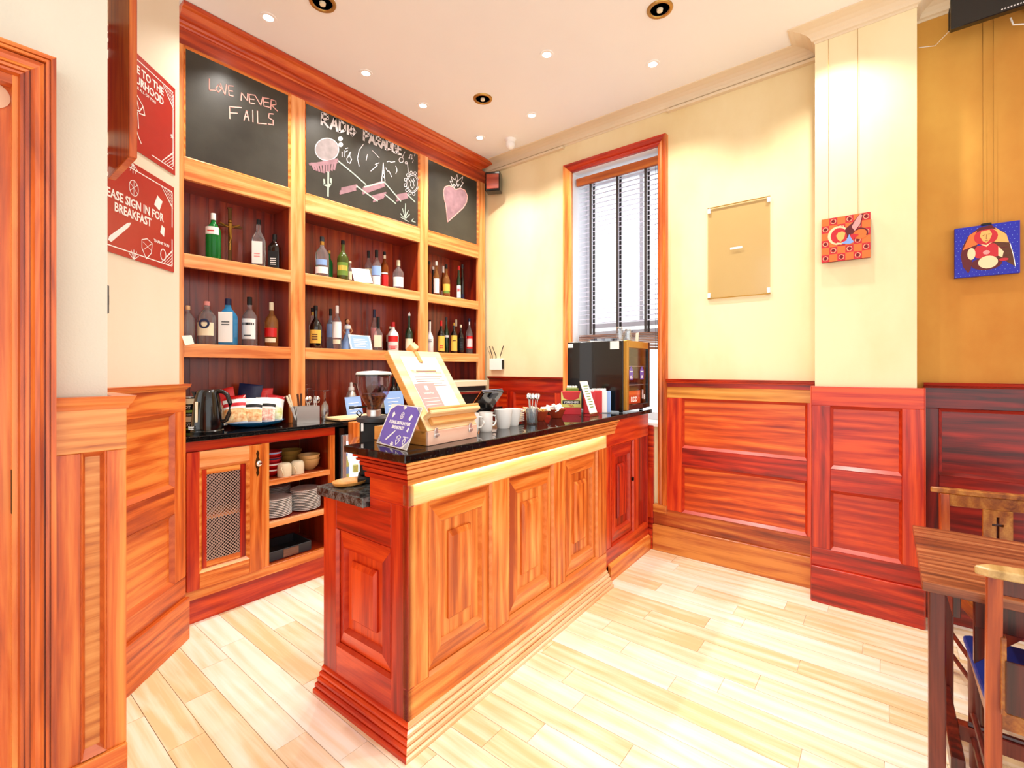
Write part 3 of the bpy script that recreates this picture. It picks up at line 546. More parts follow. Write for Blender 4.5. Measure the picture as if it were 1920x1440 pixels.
def nested(x0, x1, z0, z1, y0, par, mh, mv, k=1.0, Mx=None):
    bw, bh = .068 * k, .092 * k
    slopeframe(MB(Mx), x0, x1, z0, z1, y0 - .003, y0 + .010, .008, .010).build('outer_bead', BD[mh], par)
    f = MB(Mx); xi0, xi1, zi0, zi1 = x0 + .008, x1 - .008, z0 + .01, z1 - .01
    for nm, mt, ids in (('mitred_rail', mh, (0, 2)), ('mitred_stile', mv, (1, 3))):
        f = MB(Mx); o = [(xi0, zi0), (xi1, zi0), (xi1, zi1), (xi0, zi1)]; i_ = [(x0 + bw, z0 + bh), (x1 - bw, z0 + bh), (x1 - bw, z1 - bh), (x0 + bw, z1 - bh)]
        for q in ids:
            n_ = (q + 1) % 4; f = MB(Mx)
            f.hexa([(o[q][0], y0 + .03, o[q][1]), (o[n_][0], y0 + .03, o[n_][1]), (i_[n_][0], y0 + .03, i_[n_][1]), (i_[q][0], y0 + .03, i_[q][1]),
                    (o[q][0], y0 + .015, o[q][1]), (o[n_][0], y0 + .015, o[n_][1]), (i_[n_][0], y0 + .001, i_[n_][1]), (i_[q][0], y0 + .001, i_[q][1])])
            f.build(nm, mt, par)
    slopeframe(MB(Mx), x0 + bw, x1 - bw, z0 + bh, z1 - bh, y0 + .001, y0 + .022, .006, .012).build('inner_bead', BD[mh], par)
    pf = MB(Mx).box(x0 + bw, x1 - bw, y0 + .022, y0 + .03, z0 + bh, z1 - bh).build('raised_panel', mv, par)
    px0, px1, pz0, pz1 = x0 + bw + .054 * k, x1 - bw - .062 * k, z0 + bh + .078 * k, z1 - bh - .06 * k
    b_ = .012; pm = MB(Mx)
    lo = [(px0, y0 + .022, pz0), (px1, y0 + .022, pz0), (px1, y0 + .022, pz1), (px0, y0 + .022, pz1)]
    mi = [(px0, y0 + .012, pz0), (px1, y0 + .012, pz0), (px1, y0 + .012, pz1), (px0, y0 + .012, pz1)]
    hi = [(px0 + b_, y0 + .002, pz0 + b_), (px1 - b_, y0 + .002, pz0 + b_), (px1 - b_, y0 + .002, pz1 - b_ * 1.8), (px0 + b_, y0 + .002, pz1 - b_ * 1.8)]
    pm.hexa(lo + mi); pm.hexa(mi + hi); pm.build('plaque', mv, pf)
for a_, b_ in PN: nested(a_, b_, .215, .90, 0, bar, 'w2x', 'w2z')
# end face, looking along +X ; local x of the end = -y of the counter
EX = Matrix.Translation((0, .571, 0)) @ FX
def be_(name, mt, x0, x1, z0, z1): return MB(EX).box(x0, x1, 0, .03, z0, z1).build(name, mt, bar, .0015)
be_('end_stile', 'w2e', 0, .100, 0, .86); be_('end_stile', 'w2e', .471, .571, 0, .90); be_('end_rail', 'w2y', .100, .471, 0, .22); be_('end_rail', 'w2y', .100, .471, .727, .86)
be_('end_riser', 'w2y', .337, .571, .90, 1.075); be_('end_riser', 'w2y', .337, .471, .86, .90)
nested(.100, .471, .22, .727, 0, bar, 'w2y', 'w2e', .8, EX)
# stepped mouldings; light painted in: front runs paler, end runs redder
bp = [(-.01, 0), (.052, 0), (.052, .014), (.044, .018), (.038, .018), (.038, .022), (.043, .024), (.042, .034), (.034, .038), (.028, .038), (.028, .042), (.033, .044), (.032, .053), (.024, .057), (.017, .057), (.017, .061), (.022, .063), (.021, .072), (.013, .077), (.006, .077), (.006, .081), (.010, .083), (.009, .091), (0, .098), (-.01, .098)]
for sg_, mt_ in (([0], 'w2y'), ([1], 'w2lit')): MB().sweep([(.0, .571), (0, 0), (L1, 0)], bp, cap=False, seg=sg_).build('base_moulding', mt_, bar)
tp = [(-.01, 1.000), (.009, 1.000), (.009, .986), (.013, .986), (.014, 1.004), (.008, 1.006), (.008, 1.010), (.018, 1.011), (.021, 1.026), (.014, 1.028), (.014, 1.032), (.027, 1.033), (.030, 1.046), (.023, 1.048), (.023, 1.052), (.037, 1.053), (.039, 1.062), (.033, 1.064), (.033, 1.068), (.048, 1.069), (.048, 1.077), (-.01, 1.077)]
for sg_, mt_ in (([0], 'w2x'), ([1], 'w2y'), ([2], 'w2n')): MB().sweep([(.20, .234), (0, .234), (0, 0), (L1 + .1, 0)], tp, cap=(sg_ == [2]), seg=sg_).build('top_moulding', mt_, bar)
bb('light_strip', 'led', .03, L1 - .03, -.0065, -.0008, .9940, .9990, 0)
# recessed second length
y2 = .012
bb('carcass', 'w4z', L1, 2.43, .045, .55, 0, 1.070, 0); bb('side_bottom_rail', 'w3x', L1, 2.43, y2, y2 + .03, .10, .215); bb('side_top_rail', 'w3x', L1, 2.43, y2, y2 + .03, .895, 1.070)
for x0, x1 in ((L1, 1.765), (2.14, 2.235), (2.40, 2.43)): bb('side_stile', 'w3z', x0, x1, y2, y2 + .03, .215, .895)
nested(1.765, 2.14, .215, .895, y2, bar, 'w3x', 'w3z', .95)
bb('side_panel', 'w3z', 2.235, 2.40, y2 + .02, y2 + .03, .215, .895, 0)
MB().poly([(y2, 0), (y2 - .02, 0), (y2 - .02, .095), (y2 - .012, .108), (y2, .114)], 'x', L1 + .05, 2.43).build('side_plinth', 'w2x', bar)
bb('counter_knob', 'black', 2.09, 2.105, y2 - .02, y2, .60, .63, .004)
def onbar(p): return p
def slab(name, pts, z0, z1, mt, label):
    o = MB().poly(pts, 'z', z0, z1).build(name, mt, None, .003, loc=CO); o.rotation_euler = (0, 0, CR); tag(o, label, 'worktop'); return o
slab('granite_bar_top', [(-.052, -.046), (1.80, -.046), (1.80, .335), (-.052, .335)], 1.078, 1.108, 'gran', 'upper black granite bar top above the stepped moulding')
slab('granite_end_top', [(1.803, -.02), (2.43, -.02), (2.43, .56), (1.803, .56)], 1.072, 1.102, 'gran', 'black granite top at the window end of the bar, under the black display fridge')
slab('granite_low_top', [(-.032, .236), (1.66, .236), (1.66, .575), (-.032, .575)], .862, .902, 'gran2', 'lower grey granite shelf on the serving side of the bar')

# ================================================================== BOTTLES
GL = dict(c=plain('glass_clear', '#f2f6f8', .03, trans=.93, ior=1.35), g=plain('glass_green', '#1f8a3c', .08, trans=.45, ior=1.3), dg=plain('glass_dark_green', '#16321c', .08, coat=.5), b=plain('glass_blue', '#3f9cd6', .08, trans=.45, ior=1.3),
 k=plain('glass_black', '#100c0a', .08, coat=.5), a=plain('glass_amber', '#8a4214', .08, trans=.4, ior=1.3), w=plain('bottle_white', '#efece8', .3), o=plain('glass_olive', '#4c5620', .1, trans=.2), t=plain('glass_tint', '#b4d0e8', .04, trans=.8, ior=1.3), r=plain('liquid_red', '#a82014', .1, trans=.2), wh=plain('whisky', '#d89a58', .05, trans=.8, ior=1.3))
LB = dict(W='white', Y='yellow', R='red', K='blackm', C='cream', B='sblue', G='teag', N='navy', T='tea', P='pinkp')
def bottle(px, pt, wpx, zs, Y, label, glass, cap, lab=None, shape='r', lz=(.12, .5), lab2=None, seal=None, cap_h=.10, neck=.30, prt=None, rot=0, group=None, spout=False, pb=None):
    """px,pt: centre column and top row as seen; stands on a shelf of height zs at depth Y"""
    p = aty(px, pt, Y); X = p.x; dep = X * cs + Y * sn; h = p.z - zs; r = wpx / F * dep / 2; h = max(h, .05)
    t = thing('bottle', label, 'bottle', (X, Y, zs), R(-38) + rot, group)
    sh_ = 1 - neck; rn = max(.010, r * .30); sq = {'r': 0, 's': 5, 'f': 4}[shape[0]]; sy = .62 if shape == 'f' else 1
    rb = r / 1.08 if sq and not shape == 'f' else r
    prof = [(rb * .9, 0), (rb, .006), (rb, h * (sh_ - .14)), (rb * .93, h * (sh_ - .09)), (rb * .62, h * (sh_ - .01)), (rn * 1.15, h * (sh_ + .05)), (rn, h * (sh_ + .10)), (rn, h * (1 - cap_h))]
    MB().lathe(prof[:5] if False else prof, n=16, sq=sq if sq else 0, sy=sy).build('glass_body', GL[glass], t)
    if cap: MB().lathe([(rn * 1.12, h * (1 - cap_h)), (rn * 1.16, h * (1 - cap_h) + .002), (rn * 1.12, h * .995), (rn * .8, h)], n=12).build('cap', cap, t)
    if spout: MB().tube([(0, 0, h * .99), (.004, -.002, h * 1.05)], .003, 6).build('pourer', 'chrome', t)
    if seal: MB().lathe([(rn * 1.06, h * (1 - cap_h - .09)), (rn * 1.06, h * (1 - cap_h))], n=10).build('neck_seal', seal, t)
    def lb_(z0, z1, mt, a=62, nm='label'):
        q = MB(); 
        if sq and shape != 'f':
            k = rb * 1.02 * .98; q.box(-k * .82, k * .82, -k - .0012, -k + .001, h * z0, h * z1)
        else: q.lathe([(rb + .0008, h * z0), (rb + .0008, h * z1)], n=10, a0=R(-90 - a), a1=R(-90 + a), sy=sy, sq=sq)
        return q.build(nm, mt, t)
    if lab: lb_(lz[0], lz[1], LB[lab])
    if lab2: lb_(lab2[1], lab2[2], LB[lab2[0]], 50, 'label_band')
    if prt:   # small print block on the label
        q = MB(); k = rb + .0016
        for j in range(prt[1]):
            zc = h * (prt[2] + j * .055); q.box(-rb * .45, rb * .45, -k * sy - .0004, -k * sy + .002, zc, zc + h * .022)
        q.build('label_print', prt[0], t, kind='stuff')
    return t
U, Lo = 2.0955, 1.5675
G1, G2, G3, G4, G5, G6 = ['bottles on the upper left shelf', 'bottles on the lower left shelf', 'bottles on the upper middle shelf', 'bottles on the lower middle shelf', 'bottles on the upper right shelf', 'bottles on the lower right shelf']
t = bottle(400, 400, 25, U, 3.26, 'green gin bottle with white cap on the upper left shelf', 'g', 'white', 'W', lz=(.52, .68), prt=('red', 1, .58), cap_h=.15, neck=.26, group=G1)
bottle(485, 412, 23, U, 3.28, 'clear bottle with tall white label right of the crucifix', 'c', 'blackm', 'W', 's', (.06, .52), prt=('pinkp', 2, .2), group=G1)
bottle(515, 440, 23, U, 3.28, 'short square bottle with black label at right end of upper left shelf', 'k', 'blackm', 'K', 's', (.06, .50), prt=('white', 4, .12), group=G1, cap_h=.16, neck=.26)
t = bottle(352, 573, 23, Lo, 3.27, 'round clear bottle with cork stopper at far left of lower shelf', 'c', 'beech', None, neck=.24, group=G2, cap_h=.11)
t = bottle(388, 565, 31, Lo, 3.27, 'clear bottle with pink stopper and round ring label', 'c', 'pinkp', 'C', lz=(.2, .5), neck=.24, group=G2)
MB().lathe([(.018, 0), (.030, 0), (.030, -.001), (.018, -.001)], (.004, -.0535, .125), 20, axis='y', cap=False).build('label_ring', 'navy', t)
bottle(428, 560, 31, Lo, 3.26, 'blue gin bottle with white label on the lower left shelf', 'b', 'navy', 'W', 's', (.06, .70), prt=('dgrey', 2, .42), neck=.26, cap_h=.14, group=G2)
bottle(468, 557, 26, Lo, 3.27, 'clear bottle with black cap and big white label, lower left shelf', 'c', 'blackm', 'W', lz=(.14, .55), lab2=('K', .42, .47), prt=('dgrey', 1, .2), cap_h=.16, group=G2)
bottle(509, 567, 23, Lo, 3.28, 'slim amber bottle with red diamond label, right end of lower left shelf', 'wh', 'cream', 'R', lz=(.22, .42), lab2=('C', .10, .19), cap_h=.18, group=G2)
bottle(604, 444, 24, U, 3.27, 'clear bottle with blue print at left end of upper middle shelf', 'c', 'dgrey', 'W', lz=(.08, .24), lab2=('B', .28, .42), seal='gold', cap_h=.12, group=G3)
bottle(617, 470, 14, U, 3.36, 'small greenish bottle with gold neck behind the clear blue one', 'g', 'gold', None, group=G3)
bottle(643, 451, 21, U, 3.27, 'olive green liqueur bottle with yellow green label', 'o', 'blackm', 'G', lz=(.12, .44), lab2=('Y', .24, .36), neck=.33, group=G3)
bottle(656, 490, 8, U, 3.27, 'tiny slim bottle squeezed beside the olive liqueur', 'c', 'cream', 'C', group=G3)
bottle(691, 470, 14, U, 3.37, 'clear bottle with black cap behind the white placard', 'c', 'blackm', 'C', lz=(.2, .5), cap_h=.2, group=G3)
bottle(706, 469, 18, U, 3.30, 'clear bottle with blue and white label and tall black cap', 'c', 'blackm', 'B', lz=(.3, .55), lab2=('W', .05, .28), cap_h=.2, group=G3)
bottle(721, 472, 15, U, 3.31, 'bottle with bright red label and black cap, upper middle shelf', 'a', 'blackm', 'R', lz=(.06, .36), lab2=('W', .38, .42), seal='cream', group=G3)
bottle(747, 488, 20, U, 3.29, 'rounded clear bottle with cream label at right end of upper middle shelf', 'c', 'cream', 'W', lz=(.1, .42), neck=.3, cap_h=.2, group=G3)
bottle(592, 573, 22, Lo, 3.28, 'black bottle with gold label at left end of lower middle shelf', 'k', 'blackm', 'Y', lz=(.12, .43), prt=('brown', 3, .2), neck=.36, cap_h=.12, group=G4)
bottle(586, 577, 12, Lo, 3.38, 'hidden bottle with orange neck label behind the gold labelled one', 'c', 'blackm', None, seal='gold', group=G4)
bottle(620, 579, 15, Lo, 3.38, 'pale blue bottle with black cap behind the white capped rum', 't', 'blackm', 'B', lz=(.3, .62), cap_h=.17, group=G4)
t = bottle(632, 573, 17, Lo, 3.28, 'clear rum bottle with white cap and red dot label', 'c', 'white', 'W', lz=(.26, .62), lab2=('C', .12, .22), cap_h=.18, group=G4)
MB().lathe([(.001, 0), (.011, 0), (.011, -.001), (.001, -.001)], (0, -.030, .145), 16, axis='y').build('label_dot', 'red', t)
text('BACARDI', .0085, 'navy', t, 0, -.0302, .122)
bottle(702, 580, 13, Lo, 3.38, 'clear bottle with navy cap behind the square cream labelled one', 'c', 'navy', 'P', lz=(.25, .55), cap_h=.2, group=G4)
bottle(709, 594, 18, Lo, 3.28, 'square clear bottle with cream label and long black cap', 'c', 'blackm', 'C', 's', (.1, .45), cap_h=.36, neck=.4, group=G4)
t = bottle(737, 604, 20, Lo, 3.29, 'ornate skull-like bottle in red and white, lower middle shelf', 'w', 'red', 'R', lz=(.32, .52), lab2=('P', .1, .2), cap_h=.16, group=G4, prt=('red', 2, .08), neck=.3)
bottle(732, 612, 16, Lo, 3.38, 'dark wine bottle standing behind the ornate red and white one', 'k', 'cream', 'C', lz=(.4, .65), group=G4)
t = bottle(767, 588, 15, Lo, 3.29, 'green bottle with round medal and cream label near middle stile', 'dg', 'white', 'C', lz=(.06, .34), cap_h=.06, neck=.4, group=G4, spout=True)
MB().sphere((0, -.024, .105), .013, 12, sy=.3).build('medal', 'cream', t)
bottle(805, 490, 9, U, 3.30, 'brown bottle half hidden by the stile on the upper right shelf', 'a', 'blackm', None, group=G5)
bottle(818, 490, 11, U, 3.28, 'pale bottle with white cap and tall white label, upper right shelf', 'wh', 'white', 'W', lz=(.08, .5), cap_h=.12, group=G5)
bottle(812, 500, 8, U, 3.37, 'dark bottle behind the white capped one, upper right shelf', 'k', 'white', None, group=G5)
bottle(831, 499, 8, U, 3.37, 'narrow bottle with white neck behind the ornate amber one', 'a', 'white', 'W', lz=(.1, .25), cap_h=.2, group=G5)
bottle(837, 496, 14, U, 3.28, 'ornate amber bottle with flowery label and black cap', 'wh', 'blackm', 'Y', lz=(.2, .4), lab2=('G', .12, .2), cap_h=.13, neck=.36, group=G5)
bottle(860, 499, 8, U, 3.29, 'slim green bottle with red cap and white label', 'dg', 'red', 'W', lz=(.06, .42), lab2=('T', .24, .33), cap_h=.12, group=G5)
bottle(867, 496, 7, U, 3.35, 'slim black bottle with blue foot at right of upper right shelf', 'k', 'dgrey', 'N', lz=(.04, .2), group=G5)
bottle(806, 600, 13, Lo, 3.28, 'white coconut rum bottle against the stile, lower right shelf', 'w', 'blackm', None, prt=('dgrey', 2, .32), neck=.42, cap_h=.05, group=G6)
bottle(827, 601, 14, Lo, 3.28, 'dark bottle with red cap and yellow label, lower right shelf', 'k', 'red', 'Y', lz=(.05, .52), prt=('red', 2, .15), cap_h=.17, group=G6)
bottle(837, 595, 9, Lo, 3.33, 'tall dark green bottle behind the red capped one', 'dg', 'dgrey', 'W', lz=(.44, .5), group=G6)
bottle(851, 605, 13, Lo, 3.28, 'dark bottle with gold cap and round topped yellow label', 'k', 'gold', 'Y', lz=(.08, .58), prt=('brown', 1, .4), cap_h=.1, group=G6)
bottle(855, 599, 6, Lo, 3.38, 'bottle with long cream neck behind the gold capped one', 'a', 'cream', None, cap_h=.2, group=G6)
bottle(864, 609, 12, Lo, 3.31, 'dark round bottle with black and grey label', 'k', 'cream', 'K', lz=(.12, .55), prt=('dgrey', 4, .2), group=G6)
bottle(880, 597, 13, Lo, 3.29, 'clear bottle with blue cap and red white label at right end', 'c', 'navy', 'R', lz=(.15, .5), lab2=('W', .2, .42), seal='chrome', group=G6)
# crucifix
p = aty(431, 390, 3.36)
cr_ = thing('crucifix', 'dark bronze crucifix standing between bottles on the upper left shelf', 'crucifix', (p.x, 3.36, U), R(-15)); hh = p.z - U
MB().box(-.011, .011, -.006, .006, .012, hh).obox((0, 0, hh * .99), (.03, .013, .012)).build('cross_post', 'bronze', cr_, .002); MB().box(-.068, .068, -.006, .006, hh * .66, hh * .66 + .018).build('cross_arm', 'bronze', cr_, .002)
MB().lathe([(.026, 0), (.026, .006), (.012, .012), (.012, .02)], n=16).build('foot', 'bronze', cr_)
m = MB(); m.sphere((0, -.014, hh * .76), .011, 10); m.tube([(0, -.014, hh * .72), (0, -.016, hh * .60), (.003, -.016, hh * .48)], .011, 8, r1=.007); m.tube([(.003, -.014, hh * .48), (-.002, -.016, hh * .38), (0, -.010, hh * .26)], .007, 8, r1=.004); m.tube([(-.055, -.009, hh * .72), (-.02, -.012, hh * .67), (0, -.014, hh * .66), (.02, -.012, hh * .67), (.055, -.009, hh * .72)], .0045, 7); m.build('figure', 'gold', cr_, kind='stuff')
# card hung over the shelf edge
p = aty(351, 634, 3.19); cd = MB().add([(-.028, -.004, .02), (.022, -.004, .026), (.034, -.012, -.024), (-.012, -.012, -.036), (-.028, -.003, .02), (.022, -.003, .026), (.034, -.011, -.024), (-.012, -.011, -.036)], [(0, 1, 2, 3), (7, 6, 5, 4), (0, 4, 5, 1), (1, 5, 6, 2), (2, 6, 7, 3), (3, 7, 4, 0)]).build('paper_card', 'cloth', None, loc=(p.x, 3.195, 1.59))
tag(cd, 'small blank cream card leaning over the edge of the lower left shelf', 'card')
# doll
p = aty(657, 597, 3.30); dl = thing('figurine', 'small lady figurine in a pale blue dress behind the blue placard', 'figurine', (p.x - .012, 3.32, Lo), R(-30)); hh = p.z - Lo
MB().lathe([(.058, 0), (.056, .01), (.044, hh * .25), (.026, hh * .45), (.013, hh * .60), (.018, hh * .68), (.022, hh * .76), (.012, hh * .80), (.006, hh * .81)], n=20).build('dress', 'sblue', dl)
MB().lathe([(.024, hh * .66), (.027, hh * .73), (.022, hh * .775)], n=16).build('ruffle', 'white', dl)
MB().sphere((0, -.002, hh * .90), .015, 12, 1.2).tube([(0, 0, hh * .78), (0, 0, hh * .84)], .006).build('head', 'skin', dl); MB().sphere((-.004, .006, hh * .925), .018, 12, 1).sphere((-.010, .010, hh * .86), .011, 10).build('hair', 'brown', dl)
MB().tube([(-.022, 0, hh * .74), (-.034, -.012, hh * .6), (-.018, -.024, hh * .5)], .005).build('arm', 'skin', dl); MB().tube([(.022, 0, hh * .74), (.034, -.012, hh * .6), (.018, -.024, hh * .5)], .005).build('arm', 'skin', dl)
# placards (acrylic)
def placard(label, pxb0, pxb1, zs, Y, h, mat, inner, lines, rz=0, tilt=.30, lean=0, cat='sign', txt=None, name='placard', mat2='white'):
    a = aty(pxb0, 690, Y); b = aty(pxb1, 690, Y); c = (a.x + b.x) / 2; wd = (b.x - a.x)
    t = thing(name, label, cat, (c, Y, zs + .001), rz)
    T = Matrix.Rotation(-tilt, 4, 'X') @ Matrix.Rotation(lean, 4, 'Y')
    MB(T).box(-wd / 2, wd / 2, 0, .003, 0, h).build('acrylic_sheet', 'perspex', t); MB(T).box(-wd / 2 + .003, wd / 2 - .003, -.0012, -.0002, .003, h - .003).build('printed_card', mat, t)
    if inner: MB(T).poly([(-wd * .42, h * .12), (-wd * .36, h * .06), (wd * .36, h * .06), (wd * .42, h * .12), (wd * .42, h * .86), (wd * .34, h * .94), (-wd * .34, h * .94), (-wd * .42, h * .86)], 'y', -.0022, -.0014).build('print_field', inner, t)
    MB().box(-wd / 2, wd / 2, 0, h * .32, -.001, .0015).build('foot', 'perspex', t)
    if lines:
        m = MB(T)
        for j in range(lines): m.box(-wd * .3, wd * .3 * (1 if j % 2 else .7), -.0028, -.0023, h * (.2 + .6 * j / lines), h * (.2 + .6 * j / lines) + h * .03)
        m.build('printed_lines', mat2, t, kind='stuff')
    if txt:
        for tx, sz, z in txt: text(tx, sz, 'white', t, 0, -.0028, z, Mx=T, bold=.0003)
    return t
placard('white acrylic placard tilted among bottles on the upper middle shelf', 664, 700, U + .005, 3.245, .125, 'white', 'sgrey', 6, lean=-.10, mat2='pinkp')
placard('pale blue acrylic placard in front of the figurine, lower middle shelf', 657, 699, Lo, 3.235, .125, 'white', 'sblue', 5, lean=.0)
# ================================================================== BACK WORKTOP
ZW = 1.0455
k = thing('kettle', 'black electric kettle with loop handle at left end of back worktop', 'kettle', (1.02, 3.09, ZW), R(-38)); k.scale = (1.06, 1.06, 1.13)
MB().lathe([(.078, 0), (.080, .012), (.076, .018)], n=24).build('kettle_base', 'black', k)
MB().lathe([(.074, .018), (.077, .04), (.072, .10), (.064, .16), (.054, .205), (.052, .212), (.045, .222), (.001, .226)], n=28).build('body', 'black', k)
MB().poly([(-.052, .18), (-.052, .212), (-.075, .215), (-.062, .185)], 'y', -.018, .018).build('spout', 'black', k, .003)
MB().tube([(.045, 0, .214), (.075, 0, .212), (.098, 0, .195), (.112, 0, .15), (.108, 0, .10), (.092, 0, .062), (.072, 0, .055)], .011, 10).build('handle', 'black', k)
MB(Matrix.Rotation(R(-22), 4, 'Z')).box(-.007, .007, -.079, -.070, .06, .165).build('water_window', 'cream', k, .003)
text('Russell', .011, 'white', k, -.03, -.0815, .034, Mx=Matrix.Rotation(R(-18), 4, 'Z'), bold=.0004); text('Hobbs', .011, 'white', k, -.03, -.0815, .024, Mx=Matrix.Rotation(R(-18), 4, 'Z'), bold=.0004)
for i in range(2):
    q = thing('noodle_pot', ['lower of two stacked black and white snack pots beside the kettle', 'upper of two stacked black and white snack pots beside the kettle'][i], 'food pot', (.985, 3.27, ZW + i * .105), R(-38), 'snack pots behind the kettle')
    MB().lathe([(.036, 0), (.047, .092), (.050, .094), (.050, .098)], n=22).build('pot', 'black', q); MB().lathe([(.051, .098), (.051, .101), (.001, .103)], n=22).build('lid', 'steel', q)
    MB().lathe([(.0442, .058), (.0478, .090)], n=12, a0=R(-150), a1=R(-30)).build('label', 'cream', q); MB().lathe([(.0383, .008), (.0392, .022)], n=12, a0=R(-150), a1=R(-30)).build('label_band', 'teag', q)
    text('POT', .022, 'white', q, 0, -.0445, .032, bold=.0006)
# blue platter with crisp bags
pc = Vector((1.33, 3.19, ZW))
pl = MB().lathe([(.06, 0), (.10, .002), (.155, .022), (.172, .036), (.176, .036), (.16, .02), (.10, .008), (.001, .006)], n=32, sy=.72).build('platter', 'blue', None, loc=pc); tag(pl, 'large oval blue glazed platter holding the crisp bags', 'platter')
def bag(label, dx, dy, w_, h_, tilt, lean, col, band, top, rz=0, blob=None, zoff=.026):
    t = thing('crisp_bag', label, 'crisp bag', (pc.x + dx * 1.08, pc.y + dy + .03, ZW + zoff), R(-30) + rz, 'crisp bags on the blue platter')
    T = Matrix.Rotation(-tilt * .8, 4, 'X') @ Matrix.Rotation(lean, 4, 'Y'); w_ *= 1.1; h_ *= 1.12
    def pil(z0, z1, mt, name, th=.02, e=0):
        m = MB(T); nx, nz = 8, 8; v = []; f = []
        for s_ in (-1, 1):
            for j in range(nz + 1):
                for i in range(nx + 1):
                    u, v_ = i / nx, (z0 + (z1 - z0) * j / nz); b_ = (max(0, math.sin(math.pi * u)) ** .5) * (max(0, math.sin(math.pi * min(1, max(0, v_)))) ** .5)
                    v.append((w_ * (u - .5) * (1 - .06 * math.sin(math.pi * v_)), s_ * (th * b_ + e + .0008) + .002 * math.sin(9 * u + 7 * v_), h_ * v_))
        for s_ in (0, 1):
            o_ = s_ * (nx + 1) * (nz + 1)
            f += [(o_ + j * (nx + 1) + i, o_ + j * (nx + 1) + i + 1, o_ + (j + 1) * (nx + 1) + i + 1, o_ + (j + 1) * (nx + 1) + i) for j in range(nz) for i in range(nx)]
        m.add(v, f, True); return m.build(name, mt, t)
    pil(0, 1, col, 'bag_body'); pil(.04, .52, band, 'printed_food', .0205, .0006); pil(.86, .999, top, 'crimped_top', .0205, .0006)
    if blob: pil(.60, .72, blob, 'printed_name', .0205, .0008)
M['food'] = paint('food', '#d8792c', '#f6d9a0', 40, .4, (1, 1, 1)); M['foodp'] = paint('foodp', '#d8644a', '#f8e4d0', 60, .4, (1, 1, 1)); M['foodg'] = paint('foodg', '#c8cc54', '#f2f0d8', 30, .4, (1, 1, 1))
bag('red crisp bag standing at the back left of the platter', -.13, .05, .15, .20, .25, -.25, 'red', 'food', 'red')
bag('dark navy crisp bag at the back middle of the platter', -.02, .085, .13, .225, .3, .12, 'navy', 'navy', 'navy')
bag('red topped crisp bag at the back right of the platter', .06, .07, .14, .195, .25, .0, 'red', 'foodp', 'red')
bag('white and orange crisp bag at front left, next to kettle handle', -.105, -.015, .12, .165, .45, -.12, 'white', 'food', 'red', blob='tea')
bag('white crisp bag with black name band, front middle left', -.035, -.045, .115, .15, .5, .0, 'white', 'food', 'white', blob='blackm')
bag('white crisp bag with pink crisps print, front middle right', .04, -.045, .115, .15, .5, .05, 'white', 'foodp', 'white', blob='blackm')
bag('white and yellow green crisp bag at front right of the platter', .11, -.01, .10, .16, .45, .18, 'white', 'foodg', 'tea', rz=.3)
# cutlery caddy
ct = thing('cutlery_caddy', 'brushed steel cutlery caddy standing in front of the stile', 'cutlery caddy', (1.635, 3.13, ZW), R(-8))
MB().box(-.075, .075, -.045, -.042, 0, .115).box(-.075, .075, .042, .045, 0, .115).box(-.075, -.072, -.042, .042, 0, .115).box(.072, .075, -.042, .042, 0, .115).box(-.072, .072, -.042, .042, 0, .003).build('steel_bin', 'steel', ct, kind='stuff')
MB().box(-.008, -.006, -.042, .042, .003, .11).build('divider', 'steel', ct)
cut = [('knife', 'white handled table knife leaning left in the caddy', -.065, 0, -.35, 'cream'), ('knife', 'second cream handled knife in the caddy', -.058, .02, -.25, 'cream'), ('knife', 'brown wooden handled knife, left one in the caddy', -.045, -.01, -.10, 'brown'), ('knife', 'brown wooden handled knife, right one in the caddy', -.03, .01, .0, 'brown'),
       ('spoon', 'steel spoon bowl up at the middle of the caddy', .0, -.01, .02, 'steel'), ('spoon', 'steel spoon leaning back in the caddy', .018, .015, .1, 'steel'), ('fork', 'steel fork in the right of the caddy', .036, -.012, .15, 'steel'), ('spoon', 'rightmost steel spoon in the caddy', .055, .012, .22, 'steel')]
for nm, lb, dx, dy, an, mt in cut:
    p_ = ct.matrix_basis @ Vector((0, 0, 0)); t = thing(nm, lb, 'cutlery', (1.635 + dx * .99, 3.13 + dy, ZW + .006), R(-8), 'cutlery in the steel caddy')
    T = Matrix.Rotation(an, 4, 'Y')
    if nm == 'knife': MB(T).obox((0, 0, .155), (.013, .010, .085)).build('handle', mt, t, .003); MB(T).obox((0, 0, .06), (.010, .002, .11)).build('blade', 'steel', t)
    elif nm == 'spoon': MB(T).tube([(0, 0, 0), (0, 0, .13)], .003, 6).build('handle', mt, t); MB(T).sphere((0, 0, .152), .017, 12, 1.4, sy=.35).build('spoon_bowl', 'chrome', t)
    else: MB(T).tube([(0, 0, 0), (0, 0, .13)], .003, 6).build('handle', mt, t); MB(T).box(-.011, .011, -.001, .001, .13, .15).box(-.011, -.007, -.001, .001, .15, .178).box(-.002, .002, -.001, .001, .15, .178).box(.007, .011, -.001, .001, .15, .178).build('tines', mt, t, kind='stuff')
